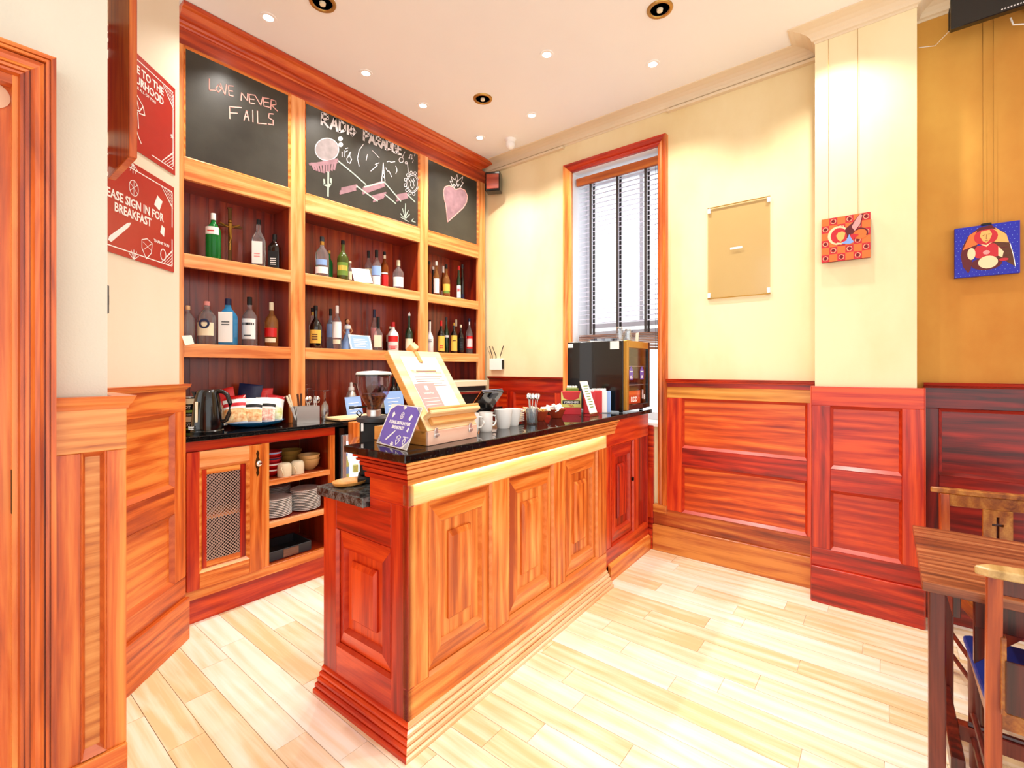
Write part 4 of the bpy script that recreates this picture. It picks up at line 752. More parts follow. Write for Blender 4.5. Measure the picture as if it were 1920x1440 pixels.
# flutes, upside down
fl_ = [(1.705, 3.31, .035, 'champagne flute upside down, back left, tallest, behind the caddy'), (1.765, 3.36, .0, 'champagne flute upside down, second from left at the back'), (1.755, 3.25, -.012, 'champagne flute upside down, middle of the group'), (1.79, 3.17, -.012, 'champagne flute upside down, front one right of the caddy'), (1.84, 3.24, -.012, 'champagne flute upside down, rightmost of the group')]
for x, y, dz, lb in fl_:
    t = thing('champagne_flute', lb, 'glass', (x, y, ZW), 0, 'upturned champagne flutes on the back worktop')
    hb_ = .225 + dz
    MB().lathe([(.022, 0), (.0235, .02), (.026, .06), (.022, .10), (.006, .128), (.004, .135)], n=16).build('glass_bowl', 'glass', t); MB().tube([(0, 0, .133), (0, 0, hb_ - .006)], .0035, 8).build('stem', 'glass', t); MB().lathe([(.004, hb_ - .006), (.032, hb_), (.032, hb_ + .002), (.001, hb_ + .002)], n=20).build('glass_foot', 'glass', t)
# siphon and sign
t = thing('steel_flask', 'steel flask with white cap behind the left blue sign', 'flask', (2.13, 3.36, ZW)); MB().lathe([(.04, 0), (.041, .15), (.03, .185), (.018, .2)], n=20).build('body', 'steel', t); MB().lathe([(.024, .2), (.022, .225), (.012, .23), (.012, .26), (.002, .265)], n=14).build('cap', 'white', t); MB().tube([(0, 0, .25), (.04, 0, .25), (.06, 0, .2)], .004).build('lever', 'black', t)
placard('blue acrylic sign left of the coffee grinder on the back worktop', 651, 682, ZW, 3.22, .16, 'sblue', 'sblue', 4, tilt=.2, lean=-.05)
placard('blue acrylic sign right of the coffee grinder on the back worktop', 722, 760, ZW, 3.20, .19, 'sblue', 'sblue', 4, tilt=.2)
for x, y, lb in ((2.42, 3.36, 'dark wine bottle behind the right blue sign, left one'), (2.52, 3.33, 'dark wine bottle behind the right blue sign, middle one'), (2.60, 3.38, 'dark wine bottle behind the right blue sign, right one')):
    t = thing('wine_bottle', lb, 'bottle', (x, y, ZW), 0, 'wine bottles on the back worktop'); MB().lathe([(.036, 0), (.037, .01), (.037, .17), (.03, .2), (.014, .225), (.013, .27)], n=18).build('glass_body', GL['k'], t); MB().lathe([(.0142, .235), (.0142, .3), (.002, .301)], n=12).build('foil', 'cream' if x < 2.5 else 'blackm', t); MB().lathe([(.0376, .04), (.0376, .13)], n=12, a0=R(-160), a1=R(-60)).build('label', 'cream', t)
# white board and wooden corbel at the front of the worktop
t = thing('chopping_board', 'pale chopping board lying on the back worktop behind the grinder', 'board', (1.93, 3.03, ZW)); MB().box(-.13, .26, -.05, .16, .004, .022).build('board', 'beech', t, .004); MB().box(-.10, .20, -.03, .14, 0, .004).build('rubber_foot', 'black', t)
t = thing('wooden_corbel', 'reddish wooden bracket with pointed foot under the chopping board', 'bracket', (1.885, 2.93, .885)); MB().poly([(.02, 0), (-.03, .055), (-.03, .158), (.035, .158), (.035, 0)], 'x', -.03, .03).build('bracket_body', 'w2z', t, .002); MB().box(.03, .034, -.02, .033, .0, .158).build('bracket_face', 'beechs', t)
# lit bottle fridge below the worktop
t = thing('bottle_fridge', 'under counter bottle fridge with lit glass door beside the crockery shelves', 'fridge', (2.15, 2.99, 0))
MB().box(-.35, .45, .05, .45, .08, 1.0).build('fridge_back', 'black', t); MB().box(-.35, -.33, .0, .05, .08, 1.0).build('fridge_frame', 'black', t); MB().box(.43, .45, .0, .05, .08, 1.0).build('fridge_frame', 'black', t); MB().box(-.33, .43, .0, .05, .95, 1.0).build('fridge_frame', 'black', t); MB().box(-.33, .43, .0, .05, .08, .14).build('fridge_frame', 'black', t)
MB().box(-.33, -.305, -.02, .0, .12, .95).build('door_frame', 'steel', t, .002); MB().box(.405, .43, -.02, .0, .12, .95).build('door_frame', 'steel', t, .002); MB().box(-.305, .405, -.02, 0, .905, .95).build('door_frame', 'white', t, .002); MB().box(-.305, .405, -.02, 0, .12, .16).build('door_frame', 'steel', t, .002)
MB().box(-.33, .43, .046, .05, .14, .95).build('lit_interior', 'fridgel', t); MB().box(-.305, .405, -.012, -.008, .16, .905).build('door_glass', 'pane', t)
for zt in (.38, .62): MB().box(-.32, .42, .005, .045, zt, zt + .008).build('wire_shelf', 'steel', t)
fk = 0
for zt in (.389, .629):
    for i in range(7):
        fk += 1; q = thing('soft_drink_bottle', 'small soft drink bottle in the lit fridge, %s row, place %s from the left' % ('upper' if zt > .5 else 'lower', ['first', 'second', 'third', 'fourth', 'fifth', 'sixth', 'seventh'][i]), 'bottle', (1.87 + i * .075, 3.015, zt), 0, 'soft drinks in the lit fridge')
        MB().lathe([(.019, 0), (.02, .01), (.02, .11), (.010, .15), (.010, .175)], n=12).build('bottle_body', 'perspex' if i % 3 else 'teay', q); MB().lathe([(.0112, .168), (.0112, .185), (.001, .186)], n=10).build('cap', 'sblue', q); MB().lathe([(.0206, .04), (.0206, .09)], n=14).build('label', ['sblue', 'teay', 'white'][i % 3], q)
# coffee machine in right bay
t = thing('coffee_machine', 'black coffee machine with cream top under the right bay of shelving', 'coffee machine', (3.05, 3.12, ZW)); MB().box(-.235, .30, -.12, .2, .0, .21).build('machine_body', 'blackm', t, .004); MB().box(-.24, .31, -.13, .21, .21, .262).build('machine_top', 'cream', t, .004); MB().box(-.2, .2, -.14, -.12, .14, .165).build('front_rail', 'chrome', t, .002)

# crockery in the base cabinet
def bowl(x, y, z, r, h_, mt, label, group, mt2=None, cat='bowl', name='bowl'):
    o = MB().lathe([(r * .45, 0), (r * .5, .004), (r * .85, h_ * .4), (r, h_), (r * .97, h_), (r * .8, h_ * .42), (r * .4, .008), (.001, .007)], n=26).build(name, mt, None, loc=(x, y, z)); tag(o, label, cat, group)
    if mt2:
        MB().lathe([(r * .965, h_ * .74), (r * 1.003, h_ * .93)], n=26, cap=False).build('pattern_band', mt2, o); 
    return o
gb = 'bowls on the top crockery shelf'
for i, (mt, m2) in enumerate((('red', 'white'), ('red', 'white'), ('tea', 'navy'), ('red', 'sblue'))): bowl(1.40, 3.14, .7225 + i * .036, .068, .05, mt, ['lowest red bowl in the patterned stack', 'second red patterned bowl from the bottom', 'third red patterned bowl with navy band', 'top red bowl with blue and white band'][i], 'red patterned bowls', m2)
for i in range(3): bowl(1.60, 3.30, .7225 + i * .034, .085, .055, 'bowly', ['lowest', 'middle', 'top'][i] + ' yellow ochre bowl of the back stack on top crockery shelf', gb)
for i in range(2): bowl(1.655, 3.13, .7225 + i * .028, .072, .075, 'bowl', ['lower', 'upper'][i] + ' tan bowl of the front right stack on top crockery shelf', gb)
for x, y, lb in ((1.445, 3.075, 'left of two cream mugs upside down on top crockery shelf'), (1.535, 3.085, 'right of two cream mugs upside down on top crockery shelf')):
    t = thing('upturned_mug', lb, 'mug', (x + .004, y - .022, .7225), R(-38), 'upturned cream mugs'); MB().lathe([(.042, 0), (.043, .05), (.040, .072), (.032, .082), (.028, .084), (.001, .083)], n=22).build('mug_body', 'cream', t)
    MB().tube([(-.008, -.041, .062), (-.006, -.058, .056), (.002, -.062, .038), (.004, -.056, .022), (.002, -.043, .016)], .0045, 8).build('handle', 'cream', t)
ORD = ['lowest', 'second', 'third', 'fourth', 'fifth', 'sixth', 'seventh', 'eighth', 'ninth', 'tenth', 'eleventh', 'twelfth', 'thirteenth', 'fourteenth', 'fifteenth', 'sixteenth', 'seventeenth']
pm = {}
def plates(x, y, n_, r, label, group):
    for i in range(n_):
        z = .4575 + i * .0106
        if r not in pm:
            o = MB().lathe([(r * .55, 0), (r * .6, .002), (r * .98, .0075), (r, .010), (r * .985, .0115), (r * .62, .006), (.001, .005)], n=28).build('plate', 'white', None, loc=(x, y, z)); pm[r] = o.data
        else: o = bpy.data.objects.new('plate', pm[r]); C.objects.link(o); o.location = (x, y, z)
        tag(o, ORD[i] + ' plate from the bottom, ' + label, 'plate', group); o.rotation_euler[2] = i * .7
plates(1.430, 3.14, 11, .100, 'white dinner plates, left front stack', 'plates in the left front stack'); plates(1.632, 3.135, 13, .098, 'white dinner plates, right front stack', 'plates in the right front stack'); plates(1.52, 3.334, 14, .0961, 'white plates, taller stack at the back', 'plates in the back stack')
t = thing('storage_basket', 'low dark grey basket on the bottom crockery shelf', 'basket', (1.50, 3.10, .1905), R(0)); MB().box(-.15, .13, -.05, -.044, 0, .06).build('front_side', 'dgrey', t, .002); MB().box(-.15, -.144, -.044, .2, 0, .06).build('left_side', 'dgrey', t); MB().box(.124, .13, -.044, .2, 0, .06).build('right_side', 'dgrey', t); MB().box(-.144, .124, -.044, .2, 0, .005).build('base', 'dgrey', t); MB().box(-.15, .13, .194, .2, 0, .06).build('back_side', 'dgrey', t); MB().box(-.06, .04, -.054, -.05, .005, .055).build('front_plate', 'slatw', t)

# ================================================================== ON THE BAR
ZB = 1.1085
# sketch box easel
es = thing('easel_box', 'beech table easel box with tilted board and chrome latches on the bar top', 'easel', (1.252, 1.432, ZB), R(4))
MB().box(0, .312, 0, .012, 0, .058).build('box_front', 'beechp', es, .002); MB().box(0, .012, .012, .33, 0, .058).build('box_side', 'beechs', es, .002); MB().box(.300, .312, .012, .33, 0, .058).build('box_side', 'beechs', es, .002); MB().box(.012, .300, .318, .33, 0, .058).build('box_back', 'beech', es, .002); MB().box(.012, .30, .012, .318, .002, .008).build('box_base', 'beechs', es)
for i, (x, a_) in enumerate(((.03, .3), (.05, .2))): MB().tube([(x, .10, .045), (x + .01, .30, .07)], .006).build('brush', 'brown', es)
TB = Matrix.Translation((0, .004, .060)) @ Matrix.Rotation(R(54.5), 4, 'X')     # board frame: x across, y up the board, z out
def tb(name, mt, x0, x1, y0, y1, z0, z1, be=.002, par=es): return MB(TB).box(x0, x1, y0, y1, z0, z1).build(name, mt, par, be)
brd = tb('board_face', 'beech', .004, .308, .004, .402, -.012, -.004); tb('board_side', 'beechs', 0, .012, 0, .406, -.036, 0, .003); tb('board_side', 'beech', .300, .312, 0, .406, -.036, 0, .003); tb('board_end', 'beech', .012, .30, .394, .406, -.036, 0, .003); tb('board_end', 'beecho', .012, .30, 0, .012, -.036, 0, .003)
tb('board_front', 'beech', .0, .312, .0, .406, -.004, .001, .001)
tb('ledge', 'beech', .012, .330, .050, .068, .0, .052, .004); tb('ledge_lip', 'beecho', .012, .330, .068, .080, .040, .052, .003); tb('ledge_block', 'beecho', .03, .31, .018, .050, .001, .022, .003)
tb('clip_strap', 'beechs', .145, .168, .34, .406, .001, .006); MB(TB @ Matrix.Translation((.157, .425, -.005)) @ Matrix.Rotation(R(25), 4, 'Z')).box(-.02, .02, -.018, .018, -.02, .02).build('clamp_knob', 'w5x', es, .003)
MB().tube([(.24, .29, .02), (.24, .215, .27)], .006).build('strut', 'beechs', es)
for x in (.045, .262):
    l_ = MB().box(x - .010, x + .010, -.004, 0, .030, .062).build('latch', 'steel', es, .001); MB().box(x - .014, x + .014, -.008, -.003, .034, .046).build('latch_lever', 'steel', l_, .002); MB().box(x - .008, x + .008, -.006, -.001, .058, .070).build('latch_hook', 'steel', l_, .001)
me_ = thing('menu_sheet', 'printed white menu sheet resting on the easel board ledge', 'paper', es.location, R(4))
MB(TB).box(.048, .268, .082, .372, .0015, .0025).build('sheet', 'cloth', me_)
m = MB(TB); m.box(.10, .225, .286, .296, .0026, .0029)
for j in range(5): m.box(.075, .245 - .02 * (j % 2), .212 + j * .012, .2155 + j * .012, .0026, .0029)
m.build('printed_lines', 'slatw', me_, kind='stuff'); MB(TB).box(.150, .166, .335, .350, .0026, .003).build('crest', 'slatw', me_); MB(TB).box(.06, .255, .278, .300, .0024, .0026).build('green_band', 'foodg', me_)
pk_ = thing('pink_card', 'small pink printed card leaning on the menu sheet on the easel', 'card', es.location, R(4)); MB(TB).box(.052, .165, .084, .226, .003, .004).build('card', 'pinkp', pk_)
m = MB(TB)
for j in range(4): m.box(.062, .152, .10 + j * .016, .1025 + j * .016, .0041, .0044)
m.box(.10, .118, .192, .214, .0041, .0044); m.build('printed_lines', 'cloth', pk_, kind='stuff')
text('Simple Fizz', .013, 'white', pk_, 0, 0, 0, Mx=TB @ Matrix.Translation((.108, .172, .0043)) @ Matrix.Rotation(R(-90), 4, 'X'))
# purple sign
sg = thing('breakfast_sign', 'purple acrylic sign reading please sign in for breakfast at the bar corner', 'sign', (1.150, 1.536, ZB), R(-99))
TS = Matrix.Rotation(R(-24), 4, 'X'); SW, SH = .252, .178
MB(TS).box(-SW / 2, SW / 2, 0, .003, 0, SH).build('acrylic_sheet', 'perspex', sg); MB(TS).box(-SW / 2 + .002, SW / 2 - .002, -.0015, -.0003, .002, SH - .002).build('white_card', 'white', sg)
MB(TS).poly([(-.105, .012), (-.07, .006), (.07, .006), (.105, .030), (.118, .05), (.118, .150), (.08, .172), (-.07, .172), (-.112, .150), (-.118, .05)], 'y', -.0024, -.0016).build('print_field', 'purple', sg)
text('PLEASE SIGN IN FOR', .0185, 'white', sg, 0, -.0026, .094, Mx=TS, bold=.0006); text('BREAKFAST', .0185, 'white', sg, 0, -.0026, .074, Mx=TS, bold=.0006); text('THANK YOU', .007, 'white', sg, .085, -.0026, .046, Mx=TS, bold=.0002)
def icons(par, Mx, sx, sz, ox, oz, y, mt='white', names=None):
    def ic(nm, m): m.build(nm, mt, par)
    P = lambda pts: [(ox + sx * a_, oz + sz * b_) for a_, b_ in pts]
    ic('icon_wedge', MB(Mx).poly(P([(-.62, .62), (-.50, .50), (-.62, .30), (-.70, .55)]), 'y', y, y - .0005))
    m = MB(Mx); m.ribbon(P(ell(0, .48, .10, .16, 14)), .0028, y, .0005); m.ribbon(P([(-.08, .40), (.08, .58)]), .002, y, .0005); m.ribbon(P([(-.08, .56), (.08, .40)]), .002, y, .0005); m.ribbon(P([(0, .34), (0, .62)]), .002, y, .0005); m.build('icon_citrus', mt, par, kind='stuff')
    ic('icon_card', MB(Mx).poly(P([(.55, .60), (.68, .52), (.60, .28), (.47, .36)]), 'y', y, y - .0005))
    ic('icon_loaf', MB(Mx).poly(P([(-.52, -.78), (-.46, -.80), (-.10, -.36), (-.06, -.26), (-.14, -.30), (-.50, -.70)]), 'y', y, y - .0005))
    m = MB(Mx); m.ribbon(P([(.18, -.52), (.30, -.46), (.42, -.52), (.40, -.74), (.28, -.90), (.18, -.70), (.18, -.52)]), .0035, y, .0005); m.ribbon(P([(.20, -.56), (.40, -.68)]), .002, y, .0005); m.ribbon(P([(.40, -.54), (.22, -.72)]), .002, y, .0005); m.build('icon_crisp', mt, par, kind='stuff')
    m = MB(Mx); m.ribbon(P(ell(.70, -.68, .07, .13, 12)), .0045, y, .0005); m.build('icon_ring', mt, par)
    ic('icon_can', MB(Mx).poly(P([(.66, -.02), (.74, -.06), (.72, -.26), (.62, -.20)]), 'y', y, y - .0005))
    for cx, cz in ((0, -1.0), (-.02, .98)):
        m = MB(Mx)
        for a_ in (-60, -30, 0, 30, 60): m.ribbon(P([(cx, cz), (cx + .12 * math.sin(R(a_)), cz + (.2 if cz < 0 else -.2) * math.cos(R(a_)))]), .003, y, .0005)
        m.build('icon_sprig', mt, par, kind='stuff')
icons(sg, TS, .118, .086, 0, .090, -.0025)
m = MB(TS)
for sx_, zz_ in ((1, 1), (1, -1), (-1, -1)):
    for a_ in range(5): m.ribbon([(sx_ * (.122 - .007 * a_), .089 + zz_ * .084), (sx_ * .122, .089 + zz_ * (.084 - .009 * a_))], .0012, -.0025, .0004)
m.build('corner_pattern', 'navy', sg, kind='stuff')
MB().box(-SW / 2, SW / 2, 0, .075, 0, .002).build('foot', 'perspex', sg)
# cups and mugs
def mug(x, y, r0, r1, h_, label, ha, group='white cups on the bar', mt='whiteg'):
    t = thing('mug', label, 'mug', (x, y, ZB), ha, group)
    MB().lathe([(r0 * .9, 0), (r0 * .93, .004), (r0, .01), (r1, h_), (r1 - .004, h_), (r0 - .005, .012), (.001, .010)], n=26).build('cup_body', mt, t)
    MB().tube([(r1 * .93, 0, h_ * .82), (r1 + .020, 0, h_ * .78), (r1 + .026, 0, h_ * .5), (r1 + .014, 0, h_ * .28), (r0 * .98, 0, h_ * .26)], .0045, 8).build('handle', mt, t); return t
mug(1.655, 1.575, .034, .036, .095, 'white mug half hidden by the easel', R(-60)); mug(1.735, 1.555, .034, .036, .095, 'slim white mug with handle right of the easel', R(-15)); mug(1.885, 1.565, .036, .050, .098, 'large white tapered cup in the middle of the bar', R(100)); mug(2.005, 1.60, .036, .047, .092, 'white cup behind and right of the large tapered cup', R(80))
for i in range(6):
    o = MB().lathe([(.03, 0), (.032, .003), (.07, .012), (.07, .014), (.03, .006), (.001, .005)], n=24).build('saucer', 'whiteg', None, loc=(2.11, 1.685, ZB + i * .0125)); tag(o, ORD[i] + ' white saucer from the bottom of the saucer stack behind the cups', 'saucer', 'stacked saucers behind the cups')
# till screen
t = thing('till_screen', 'black till tablet seen from behind, tilted, beside the easel', 'tablet', (1.79, 1.68, ZB), R(10)); TT = Matrix.Translation((0, 0, .05)) @ Matrix.Rotation(R(38), 4, 'X')
MB(TT).box(-.10, .10, -.008, .008, 0, .185).build('screen_back', 'black', t, .003); MB(TT).box(-.102, .102, .008, .012, -.002, .187).build('screen_rim', 'chrome', t); MB().box(-.06, .06, -.03, .045, 0, .010).build('stand_base', 'black', t, .002); MB().box(-.015, .015, -.005, .015, .01, .09).build('stand_post', 'black', t, .002)
MB(TT).box(-.03, .03, -.02, -.008, .15, .185).build('card_reader', 'dgrey', t, .003)
# glass with spoons
t = thing('spoon_glass', 'clear glass holding teaspoons on the bar', 'glass', (2.125, 1.555, ZB)); MB().lathe([(.028, 0), (.030, .003), (.036, .088), (.034, .088), (.028, .008), (.001, .006)], n=22).build('tumbler', 'glass', t)
for i in range(7):
    a_ = i * .9; q = thing('teaspoon', ['leftmost', 'second', 'third', 'middle', 'fifth', 'sixth', 'rightmost'][i] + ' teaspoon standing bowl up in the clear glass', 'spoon', (2.125 + .012 * math.cos(a_), 1.555 + .012 * math.sin(a_), ZB + .01), R(-40), 'teaspoons in the glass')
    T = Matrix.Rotation(R(-10 + 3.2 * i), 4, 'Y'); MB(T).tube([(0, 0, 0), (0, 0, .13)], .0022, 6).build('handle', 'steel', q); MB(T).sphere((0, 0, .145), .012, 10, 1.5, sy=.3).build('spoon_bowl', 'chrome', q)
# sachet bowls
def sbowl(x, y, r, label, n_, cols, hh=.055):
    t = thing('sachet_bowl', label, 'bowl', (x, y, ZB)); MB().lathe([(r * .55, 0), (r * .6, .004), (r, hh), (r * .95, hh), (r * .5, .008), (.001, .007)], n=24).build('bowl_body', 'terra', t)
    for i in range(n_):
        q = MB().obox((0, 0, 0), (.045, .022, .004), rx=random.uniform(-.9, .9), ry=random.uniform(-.6, .6), rz=random.uniform(0, 3)).build('sachet', random.choice(cols), None, loc=(x + random.uniform(-.6, .6) * r, y + random.uniform(-.6, .6) * r, ZB + hh + random.uniform(-.006, .018)))
        tag(q, 'small paper sachet heaped in the ' + label.replace(' heaped with sachets', ''), 'sachet', 'sachets in the ' + label.replace(' heaped with sachets', ''))
random.seed(9)
sbowl(2.30, 1.625, .052, 'left terracotta bowl heaped with sachets', 16, ['cream', 'yellow', 'bowl']); sbowl(2.49, 1.63, .058, 'right terracotta bowl heaped with sachets', 18, ['white', 'cloth']); sbowl(2.27, 1.70, .045, 'rear terracotta bowl heaped with sachets', 10, ['cream', 'bowl'], .05)
# tea boxes
def tbox(x, y, w_, dp, h_, rz, m1, m2, label, top='cloth', tabs=True):
    t = thing('tea_box', label, 'box', (x, y, ZB), rz, 'tea boxes on the bar'); MB().box(-w_ / 2, w_ / 2, 0, dp, 0, h_).build('carton', m1, t, .001); MB().box(w_ / 2, w_ / 2 + .0008, .001, dp - .001, .001, h_ - .001).build('side_print', m2, t)
    if tabs:
        for i in range(4): MB().obox((-w_ * .35 + w_ * .23 * i, dp * .5, h_ + .007), (w_ * .18, .012, .014), rx=.3, ry=.1 * i).build('sachet_top', top, t)
    return t
t = tbox(2.715, 1.66, .135, .08, .155, R(-58), 'tea', 'teay', 'big red and yellow tea box with black name band', tabs=False)
MB().poly([(-.062, .155), (-.05, .110), (-.02, .098), (.02, .098), (.05, .110), (.062, .155)], 'y', -.0012, -.0004).build('red_arch', 'red', t); MB().box(-.067, .067, -.0010, -.0002, .05, .15).build('yellow_field', 'teay', t); MB().box(-.058, .060, -.0022, -.0012, .072, .096).build('name_band', 'blackm', t); text('YORKSHIRE', .020, 'white', t, 0, -.0024, .077, bold=.0004, sx=.95); text('TEA', .020, 'red', t, 0, -.0014, .053, bold=.0006)
tbox(2.80, 1.70, .08, .05, .175, R(-50), 'teag', 'tea', 'green and white tea packet behind the yellow tea box'); tbox(2.865, 1.60, .075, .06, .15, R(-50), 'tea', 'tea', 'red tea box right behind the small acrylic menu', 'white'); tbox(2.93, 1.58, .07, .05, .155, R(-50), 'red', 'tea', 'bright red tea box, second from the fridge', 'white'); tbox(2.985, 1.565, .06, .035, .155, R(-50), 'white', 'pinkp', 'white tea box next to the blue one'); tbox(3.025, 1.555, .06, .025, .15, R(-50), 'sblue', 'blue', 'blue tea box touching the black fridge', tabs=False)
mh = thing('menu_holder', 'slim acrylic holder with green printed menu in front of the tea boxes', 'menu', (2.72, 1.485, ZB), R(1.4)); TM = Matrix.Rotation(R(-20), 4, 'X')
MB(TM).box(-.055, .055, 0, .003, 0, .245).build('acrylic_sheet', 'perspex', mh); MB(TM).box(-.051, .051, -.0015, -.0003, .02, .24).build('white_card', 'white', mh); m = MB(TM)
for j in range(9): m.box(-.025, .022 + .006 * (j % 3), -.0022, -.0016, .06 + j * .018, .066 + j * .018)
m.build('printed_lines', 'teag', mh, kind='stuff'); MB().box(-.055, .055, -.002, .085, 0, .002).build('foot', 'perspex', mh); MB(TM).box(-.055, .055, -.012, -.002, 0, .022).build('front_pocket', 'perspex', mh)
# display fridge
fr = thing('display_fridge', 'black tabletop display fridge with glass door standing at the window end of the bar', 'fridge', (3.08, 1.425, 1.104), 0)
FW, FD, FH = .41, .49, .516
MB().box(0, .02, .03, FD, .012, FH).build('side_wall', 'black', fr, .002); MB().box(FW - .02, FW, .03, FD, .012, FH).build('side_wall', 'black', fr, .002); MB().box(.02, FW - .02, .03, FD, FH - .03, FH).build('top_wall', 'black', fr); MB().box(.02, FW - .02, .03, FD, .012, .05).build('bottom_wall', 'black', fr); MB().box(.02, FW - .02, FD - .03, FD, .05, FH - .03).build('back_wall', 'white', fr)
for x0, x1, z0, z1 in ((0, .035, .02, FH), (FW - .035, FW, .02, FH), (.035, FW - .035, FH - .05, FH), (.035, FW - .035, .02, .055)): MB().box(x0, x1, 0, .028, z0, z1).build('door_frame', 'gold' if z0 > .4 or x0 == 0 else 'black', fr, .002)  # gold rails paint a warm reflection onto the black frame
MB().box(.035, FW - .035, .010, .014, .055, FH - .05).build('door_glass', 'pane', fr)
for z in (.19, .33): MB().box(.02, FW - .02, .04, FD - .03, z, z + .006).build('wire_shelf', 'steel', fr)
MB().box(.02, FW - .02, .035, .05, FH - .045, FH - .032).build('lamp', 'glow', fr)
MB().box(.25, .26, -.012, 0, .09, .16).build('door_handle', 'chrome', fr, .003)
for x in (.09, .28): q = MB().poly([(x - .03, .235), (x + .03, .235), (x + .035, .30), (x, .335), (x - .035, .30)], 'y', .0095, .009).build('blue_sticker', 'purple', fr); text('6%', .03, 'white', fr, x, .0088, .245, bold=.001); MB().box(x - .024, x + .024, .0083, .0088, .29, .298).build('sticker_band', 'white', fr)
MB().box(.05, .25, .0095, .0088, .06, .155).build('orange_print', 'wf', fr); text('DDD', .05, 'white', fr, .14, .0086, .075, bold=.001); text('8', .05, 'white', fr, .325, .0086, .085, bold=.001)
MB().box(-.0012, 0, .44, .485, .475, .505).build('side_sticker', 'white', fr); MB().box(-.0012, 0, .06, .13, .455, .512).build('side_sticker', 'cloth', fr)
for x in (.03, FW - .03):
    for y in (.06, FD - .05): MB().lathe([(.014, 0), (.014, .012)], (x, y, 0), 10).build('foot', 'blackm', fr)
MB().obox((FW + .02, .1, .11), (.04, .03, .04)).tube([(FW + .04, .1, .11), (FW + .08, .11, .10), (FW + .10, .14, .05)], .004).build('plug', 'blackm', fr, kind='stuff')
for i in range(8):
    q = thing('dessert_pot', ('orange' if i % 2 else 'yellow') + ' lidded pot in the display fridge, %s' % ['bottom shelf front left', 'bottom shelf front middle', 'bottom shelf front right', 'middle shelf left', 'middle shelf centre', 'middle shelf right', 'top shelf left', 'top shelf right'][i], 'food pot', (3.16 + .11 * (i % 3 if i < 6 else (i - 6) * 1.5), 1.60, 1.104 + (.051 if i < 3 else .197 if i < 6 else .337)), 0, 'pots inside the display fridge'); MB().lathe([(.03, 0), (.036, .07), (.001, .07)], n=14).build('pot', 'terra' if i % 2 else 'teay', q); MB().lathe([(.038, .07), (.038, .076), (.001, .077)], n=14).build('lid', 'cream', q)
tr = thing('black_tray', 'shallow black tray upside down on top of the display fridge', 'tray', (3.28, 1.72, 1.6205)); MB().lathe([(.19, 0), (.19, .004), (.12, .028), (.001, .030)], n=4).build('tray_body', 'black', tr); MB().lathe([(.195, 0), (.195, .006), (.188, .006), (.188, 0)], n=4).build('tray_rim', 'steel', tr)
tr.rotation_euler[2] = 0
for i, (x, y, h_) in enumerate(((3.12, 1.50, .10), (3.17, 1.46, .085), (3.23, 1.50, .07))):
    q = thing('glass_jar', ['tall clear jar at front left on the fridge top', 'middle clear jar on the fridge top', 'low clear jar on the fridge top'][i], 'jar', (x, y, 1.6205), 0, 'jars on the fridge'); MB().lathe([(.026, 0), (.028, .004), (.024, h_ * .8), (.020, h_)], n=16).build('jar_body', 'glass', q); MB().lathe([(.021, h_ - .012), (.021, h_), (.001, h_)], n=12).build('lid', 'steel', q)
cd = MB().obox((0, 0, .033), (.05, .004, .066), rx=.15, ry=-.18).build('price_card', 'cloth', None, loc=(3.33, 1.46, 1.621)); tag(cd, 'small cream price card standing on the display fridge', 'card')
# grinder
gr = thing('coffee_grinder', 'coffee grinder with clear hopper of beans on the low bar shelf', 'coffee grinder', (1.300, 1.865, .9025), R(-35))
MB().box(-.07, .07, -.075, .06, 0, .028).build('base', 'blackm', gr, .004); MB().box(-.062, .055, -.045, .055, .028, .272).build('body', 'blackm', gr, .008); MB().lathe([(.075, .272), (.078, .278), (.078, .29), (.06, .296)], n=28).build('top_disc', 'dgrey', gr); MB().lathe([(.032, .296), (.032, .325), (.030, .327)], n=20).build('collar', 'steel', gr)
MB().lathe([(.030, .322), (.034, .345), (.066, .40), (.076, .44), (.078, .485)], n=32).build('hopper', 'smoke', gr); MB().lathe([(.081, .484), (.081, .494), (.075, .502), (.001, .508)], n=32).build('hopper_lid', 'white', gr); MB().lathe([(.0815, .482), (.0815, .490)], n=32).build('lid_rim', 'black', gr)
M['beans'] = speck('beans', '#2a1208', '#8a4a1e', 60, .4, .5); MB().lathe([(.026, .326), (.032, .348), (.056, .392), (.048, .402), (.001, .395)], n=24).build('coffee_beans', 'beans', gr, kind='stuff')
MB().tube([(-.03, -.05, .345), (-.09, -.075, .343)], .004).obox((-.095, -.078, .343), (.022, .01, .014)).build('lever', 'black', gr, kind='stuff'); MB().tube([(-.06, -.06, .30), (-.075, -.07, .318), (-.065, -.075, .33), (-.05, -.07, .315), (-.06, -.06, .30)], .003).build('wire_coil', 'black', gr)
MB().box(-.055, -.045, -.06, -.045, .235, .27).build('rating_plate', 'white', gr); MB().lathe([(.020, 0), (.022, -.02), (.014, -.03), (.001, -.031)], (-.03, -.045, .13), 14, axis='y').build('dose_knob', 'black', gr); MB().box(-.03, .03, -.12, -.045, .075, .085).build('fork_rest', 'chrome', gr, .002)
pd = MB().lathe([(.055, 0), (.075, .006), (.082, .018), (.079, .018), (.06, .006), (.001, .005)], n=28, sy=.75).build('wooden_dish', 'beechs', None, loc=(1.18, 1.87, .9025)); tag(pd, 'small pale oval dish on the low bar shelf beside the grinder', 'dish')

